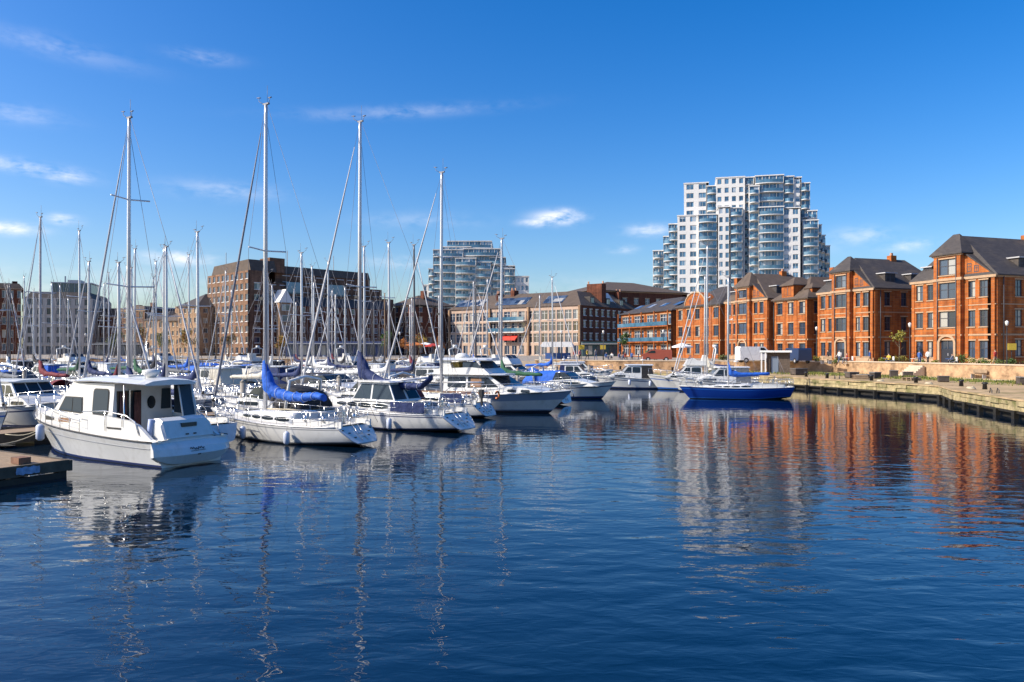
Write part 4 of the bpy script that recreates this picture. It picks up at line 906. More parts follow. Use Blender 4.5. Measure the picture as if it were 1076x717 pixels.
        for sd in (1, -1):
            pts_ = [H.P(t, 1, sd) for t in lin(.08, .26, 5)]; cl = MB(); cl.add([(x, y * .95, z + .08) for x, y, z in pts_] + [(x, y * .95, z + .56) for x, y, z in pts_], [(i, i + 1, 6 + i, 5 + i) for i in range(4)]); cl.build('dodger_cloth', CANV['grey'] if cover == 'royal' else CANV['navy'], root) if (sd == 1) != (cover == 'royal') else None
        for x_, y_ in ((L * .09, .3), (L * .2, -.35), (L * .22, .4)): MB().ball((x_, y_, zb(0) - .22), .22, 0, 8, 4, (1.3, .8, .7)).build('cushion', CANV['navy'] if x_ < L * .15 else CANV['maroon'] if y_ < 0 else CANV['cream'], root)
        rp_ = MB(); 
        for i_ in range(3): rp_.tube([(L * (.56 + .03 * i_), .25 - .12 * i_, zb(L * .56) + cab_h * .95), (L * .45, .32 - .1 * i_, zb(L * .5) + cab_h + .04), (L * .36, .3 - .08 * i_, zb(x0) + cab_h + .06)], .014, 4)
        rp_.build('halyards', g_line, cr)
    # mast, boom, rigging
    m = L * mx; zc = zb(m) + cab_h * .8; r = mastr or (.085 if not hero else .095)
    mast = MB().tube([(m, 0, zc - .1), (m, 0, zc + (mh - zc) * .6), (m - .03, 0, mh - .4), (m - .03, 0, mh)], [r, r, r * .85, r * .75], 8).build('mast', g_alu, root)
    sw = B * .36
    for k, f in enumerate(spreader):
        z = zc + (mh - zc) * f; MB().tube([(m - .15, sw * (1 - .2 * k), z + .06), (m, 0, z), (m - .15, -sw * (1 - .2 * k), z + .06)], .035, 5).build('spreader', g_alu, mast)
    zt = mh
    hd = MB().box(m - .22, m + .12, -.05, .05, zt, zt + .07).tube([(m + .05, 0, zt), (m + .42, 0, zt + .22), (m + .42, 0, zt + .42)], .014, 4).tube([(m + .30, 0, zt + .36), (m + .56, 0, zt + .40)], .02, 4).tube([(m - .12, 0, zt), (m - .12, 0, zt + .85)], .010, 4).tube([(m - .2, 0, zt), (m - .40, .10, zt + .22)], .012, 4).tube([(m - .5, .10, zt + .24), (m - .3, .10, zt + .24)], .03, 4)
    hd.build('masthead_gear', g_rope, mast)
    if hero: MB().box(m + .06, m + .28, -.09, .09, zc + (mh - zc) * .36, zc + (mh - zc) * .36 + .12).build('deck_light', g_black, mast)
    rw = .009 if hero else .011; chx = m - .15; bw = H.P(mx, 1, 1)[1] * .92; z0 = zb(m)
    zs = zc + (mh - zc) * spreader[0] + .06; rg = MB(); fx = L - .12; fz = H.sheer(1) + .05; ft = mh - .25
    for sd in (1, -1):
        rg.tube([(chx, sd * bw, z0), (m - .15, sd * sw, zs), (m, 0, mh - .3)], rw, 3); rg.tube([(chx + .35, sd * bw * .95, z0), (m, 0, zs - .1)], rw * .9, 3)
        rg.tube([(.15, sd * B * .28, fs + .1), (.9, 0, fs + 2.4)], rw, 3)
    rg.tube([(.9, 0, fs + 2.4), (m - .1, 0, mh)], rw, 3); rg.tube([(fx, 0, fz), (m + .05, 0, ft)], rw, 3)
    rg.tube([(m - .14, .06, zc + 1), (m - .16, .06, mh - .2)], rw * .9, 3)
    if hero: rg.tube([(m + .13, -.05, zc + .2), (m + .12, -.05, mh - .3)], rw, 3); rg.tube([(m - .4, .3, z0 + .3), (m - .05, .02, mh * .8)], rw * .8, 3)
    rg.build('rigging', g_rope, root)
    if jib:
        a = Vector((fx, 0, fz)); c = Vector((m + .05, 0, ft)); pts = [a + (c - a) * f for f in (.035, .06, .35, .7, .93)]
        MB().tube(pts, [.03, .065, .058, .045, .02], 6).build('furled_jib', jibm or g_furl, root)
        MB().tube([a + (c - a) * .022, a + (c - a) * .034], .11, 8).build('furling_drum', g_black, root)
    bl = boom_len or L * .37; bz = zc + .75
    boom = MB().tube([(m - .1, 0, bz), (m - bl, 0, bz + (.05 if cover_pts is None else cover_pts[-1][1]))], .06, 6).build('boom', g_alu, root)
    MB().tube([(m - bl + .1, 0, bz), (m - bl * .9, 0, zb(0) + .1)], .012, 4).tube([(m - .12, 0, zc + .1), (m - bl * .35, 0, bz)], .025, 4).build('mainsheet', g_rope, boom)
    if not bare_boom:
        cp = cover_pts or [(0, .62), (.05, .42), (.14, .18), (.35, .12), (.6, .08), (.85, .06), (1.0, .04)]
        N_ = 26 if hero else 12; pts, hs = [], []
        for i in range(N_ + 1):
            f = i / N_
            for j in range(len(cp) - 1):
                if cp[j][0] <= f <= cp[j + 1][0]: g = (f - cp[j][0]) / (cp[j + 1][0] - cp[j][0]); dz = cp[j][1] + (cp[j + 1][1] - cp[j][1]) * g; break
            pts.append((m - .02 - f * bl, 0, bz + dz)); hs.append((.62 if f < .02 else .44 if f < .08 else .26 if f < .2 else .2) * (1 - .45 * f) * (1 if not hero else 1.3))
        sailcover(pts, hs, .15 if not hero else .22).build('sail_cover', cm, root)
        if hero:
            for i_ in (6, 10, 14, 18, 22): MB().tube([(pts[i_][0], .24 * math.cos(a), pts[i_][2] + hs[i_] * 1.12 * math.sin(a)) for a in lin(0, math.tau, 13)], .012, 4).build('sail_tie', g_white, root.children[-1] if False else boom)
    if hood:
        hx = x0; rings = []
        for i, (dx, hh, ww) in enumerate(((-.45, .98, .31), (-.1, 1.02, .31), (.35, .92, .29), (.75, .60, .26), (.95, .42, .24))):
            zz = zb(x0) - .02; rings.append([(hx + dx, B * ww * math.cos(t), zz + hh * (math.sin(t) ** .6 if math.sin(t) > 0 else 0)) for t in lin(0, math.pi, 9)])
        MB().loft(rings, 0, False, False, True).build('spray_hood', cm, root)
    if hero:
        for fx_, sd in dead or ((.25, 1), (.55, 1), (.7, 1), (.3, -1)):
            q = H.P(fx_, 1, sd); fender(root, q[0], q[1] + sd * .13, q[2] - .75, mat=g_fend, top=.25)
    return root, H
def cruiser(style='hardtop', L=9, B=3.1, cover='navy', hullm='white', stripe='navy', hero=0, name='motor_cruiser', label=None, group=None, cat='motor cruiser', fs=.95, fb=1.4):
    root = empty(name); tag(root, label, cat, group); cm = CANV[cover] if cover in CANV else g_canvas
    H = Hull(L, B, fs, fb, tr=.12, bs=.9, rake=L * .14, tm=.45, p=2.4, wl=.80, flare=1.1, sag=.03)
    H.hull([-1, -.5, -.1, .05, .16, .45, .72, .78, 1.0], [2, 2, 2, 1, 0, 0, 1, 0], n=20 if hero else 14, mats=[HULLC[hullm], STRC[stripe], g_boot], parent=root)
    H.deck(root, [g_deck], cock=(.04, .34, .78, .45), n=16); H.rubbing(root, STRC['grey'], .03)
    MB().box(-.75, .02, -B * .38, B * .38, .22, .32).build('swim_platform', g_teak if hero else g_deck, root)
    hw = B * .40; z0 = fs - .02; top = z0 + (1.35 if style != 'sport' else .75); tp = lambda z: 1 - .10 * (z - z0)
    xa = L * .33
    if style in ('hardtop', 'fly'):
        prof = [(xa, z0), (L * .80, z0 + .22), (L * .70, z0 + .58), (L * .62, z0 + .70), (L * .53, top), (xa, top)]
        h = MB().side(prof, -hw, hw, 0, tp).build('cabin', g_white, root)
        for sd in (1, -1):
            side_panel(h, rrect(xa + .12, L * .46, z0 + .65, top - .14, .09), hw, tp, sd, g_glass, 'cabin_window')
            side_panel(h, [(L * .475, z0 + .65), (L * .585, z0 + .68), (L * .525, top - .14), (L * .475, top - .14)], hw, tp, sd, g_glass, 'cabin_window')
            side_panel(h, rrect(L * .56, L * .72, z0 + .26, z0 + .44, .07), hw, tp, sd, g_glass, 'porthole')
        screen_panels(h, (L * .62, z0 + .70), (L * .53, top), hw, tp, 3, g_glass)
        b = MB(); b.box(xa + .0 - .012, xa - .010, -.32, .32, z0 - .35, z0 + 1.2); b.build('cabin_door', g_glass, h)
        ro = MB(); rz_ = top; xr = L * .16
        rings = [[(x, y, rz_ + z) for y, z in ((hw * .95 * s_, 0.0), (hw * .97 * s_, .05), (hw * .6 * s_, .11), (0, .13), (-hw * .6 * s_, .11), (-hw * .97 * s_, .05), (-hw * .95 * s_, 0.0))] for x, s_ in ((xr, .9), (xr + .3, 1), (L * .4, 1), (L * .52, .97), (L * .555, .8))]
        roof = ro.loft(rings, 0, True, True, False).build('roof', g_white, h)
        for sd in (1, -1): MB().tube([(xr + .2, sd * hw * .85, rz_), (xr - .1, sd * hw * .98, fs)], .03, 5).build('roof_post', g_steel, h)
        if style == 'fly':
            fz = rz_ + .1; fp = [(L * .2, fz), (L * .54, fz + .02), (L * .50, fz + .55), (L * .44, fz + .70), (L * .38, fz + .45), (L * .2, fz + .38)]
            f = MB().side(fp, -hw * .85, hw * .85, 0).build('flybridge', g_white, root)
            screen_panels(f, (L * .50, fz + .5), (L * .45, fz + .95), hw * .8, lambda z: 1, 2, g_clear, name='flybridge_screen')
            MB().side([(L * .27, fz + .4), (L * .33, fz + .4), (L * .31, fz + .95), (L * .27, fz + .95)], -.6, .6).build('seat', g_deck, f)
            arch = MB().tube([(L * .19, hw * .8, fz), (L * .16, hw * .75, fz + 1.5), (L * .16, 0, fz + 1.7), (L * .16, -hw * .75, fz + 1.5), (L * .19, -hw * .8, fz)], .07, 6).build('radar_arch', g_white, f)
            MB().tube([(L * .16, 0, fz + 1.68), (L * .16, 0, fz + 1.95)], .24, 10).build('radar_dome', g_white, arch)
        else:
            MB().tube([(L * .3, 0, rz_ + .12), (L * .3, 0, rz_ + .9)], .02, 4).tube([(L * .3, .0, rz_ + .5), (L * .3, 0, rz_ + .62)], .2, 8).build('radar_mast', g_white, roof)
        if cover != 'white':
            MB().side([(xr - .1, fs - .02), (xa, fs - .02), (xa - .02, rz_ - .02), (xr + .15, rz_ - .02)], -hw * .96, hw * .96).build('cockpit_canopy', cm, root)
    else:
        prof = [(xa, z0), (L * .86, z0 + .10), (L * .76, z0 + .38), (L * .60, z0 + .62), (L * .56, z0 + .62), (xa + .3, z0 + .5), (xa, z0 + .4)]
        h = MB().side(prof, -hw, hw, 0, tp).build('cabin', g_white, root)
        for sd in (1, -1):
            side_panel(h, rrect(L * .47, L * .68, z0 + .22, z0 + .40, .08), hw, tp, sd, g_glass, 'porthole')
            side_panel(h, [(xa + .45, z0 + .52), (L * .60, z0 + .62), (L * .52, z0 + 1.12), (xa + .7, z0 + 1.12)], hw * .97, tp, sd, g_glass, 'side_screen')
        d = (L * .61, z0 + .60); e = (L * .52, z0 + 1.14)
        screen_panels(h, d, e, hw, tp, 3, g_glass)
        fr = MB().tube([(xa + .7, hw * .88, z0 + 1.14), (L * .52, hw * .88, z0 + 1.16), (L * .52, -hw * .88, z0 + 1.16), (xa + .7, -hw * .88, z0 + 1.14)], .03, 5).build('screen_frame', g_steel, h)
        rings = []
        for x, hh, ww in ((L * .06, .55, .98), (L * .10, 1.0, .95), (L * .22, 1.22, .92), (L * .40, 1.28, .90), (L * .52, 1.16, .88)): rings.append([(x, hw * ww * math.copysign(abs(math.cos(t)) ** .55, math.cos(t)), z0 + .1 + (hh - .1) * abs(math.sin(t)) ** .5) for t in lin(0.02, math.pi - .02, 11)])
        MB().loft(rings, 0, False, True, True).build('cockpit_canopy', cm, root)
        MB().tube([(L * .2, hw * 1.02, fs), (L * .17, hw * .95, z0 + 1.5), (L * .17, 0, z0 + 1.68), (L * .17, -hw * .95, z0 + 1.5), (L * .2, -hw * 1.02, fs)], .08, 6).build('radar_arch', g_white, root)
    H.rail(root, .42, 1.0, .62, 8, .016, (1.0,), name='bow_rail')
    MB().box(L * .88, L * .98, -.10, .10, fb - .02, fb + .08).build('anchor_roller', g_steel, root)
    for t in ((.2, .5) if not hero else (.15, .4, .65)): q = H.P(t, 1, 1); fender(root, q[0], q[1] + .12, q[2] - .7, mat=g_fendblue if stripe == 'blue' else g_fend, top=.25)
    MB().box(-.02, .10, -.18, .18, .5, .55).tube([(.05, -hw * .7, fs), (.05, -hw * .7, fs + .75)], .012, 4).build('ensign_staff', g_steel, root)
    return root, H
HEAD = Vector((-.86, .51)); PDIR = Vector((.51, .86)); O_ = Vector((-11.06, 26.33)); HA = math.atan2(HEAD.y, HEAD.x)
def place(o, x, y, a): o.location = (x, y, 0); o.rotation_euler = (0, 0, a); return o
def slot(u, s): q = O_ + HEAD * u + PDIR * s; return q.x, q.y
# ---- nearest cruiser, with open cockpit under a hard roof
def hero_cruiser():
    root = empty('motor_cruiser'); tag(root, 'nearest white motor cruiser with dark open cabin door, beside the wooden jetty', 'motor cruiser')
    L, B = 9.9, 3.2; H = Hull(L, B, .88, 1.52, tr=.05, bs=.93, rake=1.15, tm=.45, p=2.5, wl=.78, flare=1.15, sag=.04, draft=.3)
    H.hull([-1, -.5, -.1, .02, .10, .14, .45, .70, .735, 1.0], [2, 2, 2, 3, 0, 0, 0, 1, 0], n=28, mats=[g_white, STRC['grey'], g_boot, M('navy_boot_top', (.015, .03, .13), .3)], parent=root)
    H.deck(root, [g_deck], cock=(.10, .335, .86, .50), inset=.12, n=22); H.rubbing(root, g_black, .028)
    H.rubbing(root, STRC['grey'], .014, k=.72, out=.004)
    z0 = .86; hw = 1.24; tp = lambda z: 1 - .065 * max(0, z - z0)
    # cabin: side walls with real thickness, open aft
    zt = 2.74
    prof = [(2.75, z0), (7.75, z0 + .42), (7.15, z0 + .72), (6.45, z0 + .84), (6.0, 2.15), (5.35, zt), (2.75, zt)]
    cab = MB().side(prof, -hw, hw, 0, tp).build('cabin', g_white, root)
    for sd in (1, -1):
        f = side_panel(cab, rrect(3.0, 3.98, 1.62, 2.56, .13), hw, tp, sd, g_black, 'window_frame', .012); side_panel(f, rrect(3.05, 3.93, 1.67, 2.51, .1), hw, tp, sd, g_clear, 'pane', .022)
        f = side_panel(cab, [(4.55, 1.62), (6.15, 1.68), (5.75, 2.22), (4.62, 2.22)], hw, tp, sd, g_black, 'window_frame', .010)
        side_panel(f, [(4.62, 1.67), (5.2, 1.69), (5.2, 2.18), (4.67, 2.18)], hw, tp, sd, g_clear, 'pane', .020); side_panel(f, [(5.25, 1.69), (6.05, 1.72), (5.7, 2.18), (5.25, 2.18)], hw, tp, sd, g_clear, 'pane', .020)
        side_panel(cab, rrect(5.3, 6.1, 1.27, 1.42, .06), hw, tp, sd, g_teak, 'vent_slot', .012)
        side_panel(cab, rrect(6.4, 7.0, 1.30, 1.44, .06), hw, tp, sd, g_black, 'porthole', .012)
    screen_panels(cab, (6.45, z0 + .84), (6.0, 2.15), hw, tp, 3, g_glass)
    # aft bulkhead details
    X = 2.738
    door = MB().box(X - .01, X + .005, .10, 1.02, .52, 2.48).build('doorway', g_glass, cab)
    cur = MB(); 
    for i, y in enumerate((.18, .26, .34, .72, .80, .88)): cur.tube([(X - .04, y, 2.42), (X - .05, y + .02, 1.5), (X - .04, y + (.05 if i < 3 else -.04), .75)], [.045, .06, .035], 6)
    cur.build('curtain', M('brown_curtain', (.16, .06, .045), .9, var=.4, scale=6), door)
    MB().box(X - .06, X - .02, .54, .60, .5, 2.5).build('door_frame', g_steel, cab)
    MB().add([(X - .012, -.30 + .17 * math.cos(a * math.tau / 14), 2.02 + .24 * math.sin(a * math.tau / 14)) for a in range(14)], [tuple(range(14))]).build('porthole', g_glass, cab)
    MB().add([(X - .012, y, z) for y, z in ((-.68, 1.75), (-1.08, 1.75), (-1.08, 2.5), (-.72, 2.5))], [(0, 1, 2, 3)]).build('aft_window', g_clear, cab)
    for y, z in ((-.2, 1.3), (-.45, 1.15), (-.8, 1.4)): MB().box(X - .03, X - .01, y - .03, y + .03, z - .03, z + .03).build('vent', g_black, cab)
    # roof, overhanging the cockpit
    rings = []
    for x, s_, dz in ((1.15, .80, -.04), (1.35, .94, -.02), (2.4, 1.0, .02), (4.0, 1.0, .05), (5.0, .96, .02), (5.45, .84, -.03)):
        w = hw * s_; rings.append([(x, w * .96, zt + dz), (x, w * 1.02, zt + dz + .05), (x, w * .7, zt + dz + .15), (x, 0, zt + dz + .20), (x, -w * .7, zt + dz + .15), (x, -w * 1.02, zt + dz + .05), (x, -w * .96, zt + dz)])
    roof = MB().loft(rings, 0, True, True, False).build('roof', g_white, cab)
    MB().box(3.2, 3.8, -.3, .3, zt + .17, zt + .27).build('roof_hatch', g_deck, roof)
    MB().tube([(2.3, 0, zt + .18), (2.3, 0, zt + .34), (2.3, 0, zt + .46), (2.3, 0, zt + .5)], [.12, .3, .3, .12], 12).build('radar_dome', g_white, roof)
    MB().tube([(1.9, .5, zt + .1), (1.8, .5, zt + 1.5)], .012, 4).build('aerial', g_steel, roof)
    for y in (.4, -.4): MB().tube([(4.8, y, zt + .12), (4.4, y, zt + .26), (3.9, y, zt + .16)], .02, 5).build('grab_rail', g_steel, roof)
    # high coamings sweeping down to the stern
    for sd in (1, -1):
        cp = [(.10, .86), (4.4, .90), (4.4, 1.66), (2.76, 1.60), (1.6, 1.52), (1.1, 1.40), (.7, 1.16), (.35, .94)]
        y = sd * 1.33; MB().side(cp, min(y, y - sd * .12), max(y, y - sd * .12), 0).build('coaming', g_white, root)
        MB().tube([(4.3, sd * 1.34, 1.72), (2.9, sd * 1.36, 1.80), (1.7, sd * 1.36, 1.70), (1.15, sd * 1.36, 1.50), (.95, sd * 1.36, 1.05)], .022, 6).tube([(2.9, sd * 1.36, 1.8), (2.9, sd * 1.36, 1.1)], .014, 4).tube([(1.9, sd * 1.36, 1.72), (1.9, sd * 1.36, 1.3)], .014, 4).build('grab_rail', g_steel, root)
        MB().box(2.0, 2.8, sd * 1.345 - .012, sd * 1.345 + .012, 1.20, 1.25).build('side_vent', g_black, root)
    # standing glass that carries the roof at the sides of the cockpit
    for sd in (-1, 1):
        if sd == -1:
            g = MB().add([(2.7, sd * 1.22, 1.56), (1.55, sd * 1.22, 1.5), (1.72, sd * 1.2, 2.68), (2.7, sd * 1.2, 2.72)], [(0, 1, 2, 3)]).build('side_glass', g_clear, root)
            MB().tube([(1.5, sd * 1.22, 1.48), (1.45, sd * 1.21, 1.9), (1.72, sd * 1.2, 2.7)], .04, 6).build('frame', g_white, g)
    MB().tube([(2.05, 1.2, .5), (2.05, 1.18, 2.72)], .028, 6).build('roof_post', g_steel, root)
    # aft glass wing
    g = MB().add([(1.35, -1.15, 1.55), (1.10, -.45, 1.55), (1.45, -.5, 2.6), (1.6, -1.12, 2.66)], [(0, 1, 2, 3)]).build('aft_glass', g_clear, root)
    MB().tube([(1.35, -1.15, 1.5), (1.6, -1.12, 2.68)], .035, 5).tube([(1.10, -.45, 1.5), (1.45, -.5, 2.65)], .03, 5).tube([(1.35, -1.15, 1.55), (1.10, -.45, 1.55)], .03, 5).build('frame', g_white, g)
    # transom locker
    lk = MB(); rings = []
    for y, s_ in ((.98, .90), (.90, 1), (-.80, 1), (-.98, .90)):
        rings.append([(.95, y, .5), (.95, y, 1.50 * s_), (.80, y, 1.60 * s_), (.55, y, 1.62 * s_), (.34, y, 1.52 * s_), (.12, y, .98 * s_), (.06, y, .80 * s_), (.06, y, .5)])
    locker = lk.loft(rings, 0, True, True, False).build('transom_locker', g_white, root)
    MB().box(.25, .33, -.35, .25, 1.28, 1.42).xf(Matrix.Translation((-.03, 0, 0))).build('vent_grille', g_glass, locker)
    for y in (.1, -.2): MB().box(.10, .16, y - .05, y + .05, 1.02, 1.06).build('catch', g_black, locker)
    MB().tube([(.9, 1.0, .5), (.85, 1.02, 1.1), (.8, 1.0, 1.58)], .10, 8).build('bolster', M('blue_grey_vinyl', (.35, .42, .60), .5), root)
    MB().box(.3, .9, 1.05, 1.3, .50, .56).build('step', g_teak, root)
    cv = MB(); cv.loft([[(1.05 + .28 * i + RND.uniform(-.03, .03), .35 + .24 * j, .62 + .42 * math.sin(math.pi * (j + .5) / 4.5) * math.sin(math.pi * (i + .4) / 4.8) + RND.uniform(-.04, .04)) for j in range(5)] for i in range(5)], 0, False, False, True); cv.build('cockpit_cover', CANV['royal'], root)
    MB().side([(2.0, .5), (2.6, .5), (2.6, 1.35), (2.3, 1.4), (2.0, 1.1)], -1.15, -.35).build('helm_console', g_white, root); MB().tube([(1.95, -.75 + .19 * math.cos(a * math.tau / 12), 1.22 + .19 * math.sin(a * math.tau / 12)) for a in range(13)], .015, 4).build('steering_wheel', g_black, root)
    # stern platform moulding following the transom
    pl = MB(); pts = [(y, -.40 + .34 * (abs(y) / 1.5) ** 3) for y in lin(-1.5, 1.5, 15)]
    rings = [[(x * .55, y, .08 + .30 * (abs(y) / 1.5) ** 4), (x, y, .40), (x * .6, y, .62), (.10, y, .86), (.10, y, .02 + .34 * (abs(y) / 1.5) ** 4)] for y, x in pts]
    pl.loft(rings, 0, True, True, False).build('swim_platform', g_white, root)
    # dark script-like mark on the stern
    sg = MB(); pts = []
    for i in range(30): f = i / 29; pts.append((-.215 - .0 + .0, .28 - f * .55, .575 + .035 * math.sin(f * 34) + .02 * math.sin(f * 11)))
    T_ = []
    for (x, y, z) in pts: T_.append((-.40 + .16 * (z - .40) / .22 - .03, y, z))
    sg.tube(T_, .012, 4).tube([(-.36, .30, .50), (-.36, -.28, .505)], .008, 4).build('stern_lettering', g_black, root)
    MB().box(-.40, -.36, -.06, .06, .36, .40).build('drain_fitting', g_black, root)
    H.rail(root, .42, 1.0, .60, 10, .016, (1.0, .5), name='bow_rail')
    MB().box(L - .75, L - .1, -.12, .12, 1.42, 1.50).tube([(L - .1, 0, 1.44), (L + .12, 0, 1.32), (L + .05, 0, 1.12)], .035, 5).build('anchor', g_steel, root)
    MB().box(7.3, 7.7, -.22, .22, 1.44, 1.52).build('deck_hatch', g_glass, root)
    q = H.P(.66, 1, 1); fender(root, q[0], q[1] + .17, q[2] - .62, .15, .62, top=.35)
    for t in (.78, .86, .42, .12): q = H.P(t, .72, 1); MB().box(q[0] - .09, q[0] + .09, q[1] - .01, q[1] + .03, q[2] + .10, q[2] + .17).build('cleat', g_steel, root)
    for yy in (1.25, -1.25): MB().box(.0, .10, yy - .05, yy + .05, .86, .92).build('cleat', g_steel, root)
    return root
place(hero_cruiser(), O_.x, O_.y, HA)
# ---- the three large sailing yachts with their masts
b2, _ = sailboat(9.65, 2.95, 14.9, mx=.619, hero=1, cover='royal', stripe='grey', hood=False, boom_len=3.55, cover_pts=[(0, .72), (.06, .42), (.16, .05), (.4, -.12), (.62, -.14), (.66, -.22), (.7, -.1), (.9, -.05), (1, -.12)], label='white sailing yacht with bright royal blue sail cover, right beside nearest motor cruiser', spreader=(.52,), jibm=M('dark_edge_sailcloth', (.22, .23, .27), .8, var=.4, scale=.6, coords='Object'), tr=.75, fs=.8, fb=1.15, bs=.70)
place(b2, -5.91, 31.07, HA)
b3, _ = sailboat(11.3, 3.2, 15.8, mx=.601, hero=1, cover='navy', stripe='navy', hood=False, boom_len=4.6, cover_pts=[(0, .95), (.05, .75), (.15, .35), (.35, .05), (.7, -.12), (.88, -.08), (1, .35)], label='white sailing yacht with navy sail cover and white deckhouse, third hull along the front line', spreader=(.40,), tr=.8, fs=.85, fb=1.3, cab_h=.6)
place(b3, -2.11, 36.29, HA)
# white deckhouse with slanting panes on it
def deckhouse(root, x0, x1, z0, h, hw):
    tp = lambda z: 1 - .18 * (z - z0); prof = [(x0 - .55, z0), (x1, z0), (x1 - .5, z0 + h), (x0, z0 + h)]
    o = MB().side(prof, -hw, hw, 0, tp).build('deckhouse', g_white, root)
    MB().side([(x0 - .25, z0 + h), (x1 - .3, z0 + h), (x1 - .4, z0 + h + .08), (x0 - .1, z0 + h + .08)], -hw, hw, 0).build('roof', g_white, o)
    for sd in (1, -1):
        side_panel(o, [(x0 - .40, z0 + .12), (x0 + (x1 - x0) * .42, z0 + .12), (x0 + (x1 - x0) * .42, z0 + h - .1), (x0 + .02, z0 + h - .1)], hw, tp, sd, g_clear, 'window', .012); side_panel(o, [(x0 + (x1 - x0) * .47, z0 + .12), (x1 - .12, z0 + .12), (x1 - .55, z0 + h - .1), (x0 + (x1 - x0) * .47, z0 + h - .1)], hw, tp, sd, g_clear, 'window', .012)
    for sd in (-1, 1):
        d = Vector((.55, 0, h)); v = []
        for f, ys in ((.12, (.08, .95)), (.88, (.93, .08))):
            for yy in ys: z = z0 + h * f; v.append((x0 - .55 + .55 * f - .014, sd * hw * tp(z) * yy, z))
        MB().add(v, [(0, 1, 2, 3)]).build('aft_window', g_glass if sd < 0 else g_clear, o)
deckhouse(b3, 4.1, 6.4, 1.35, .95, 1.05)
b4, _ = sailboat(8.3, 2.7, 14.4, mx=.42, hero=2, cover='grey', stripe='grey', hood=False, boom_len=3.0, label='smaller white sailing yacht with bare grey mast squeezed between navy covered yacht and flybridge yacht', spreader=(.62,), tr=.7, bare_boom=True, cabin=(.32, .78))
place(b4, X_at(516, 43.4), 43.4, HA)
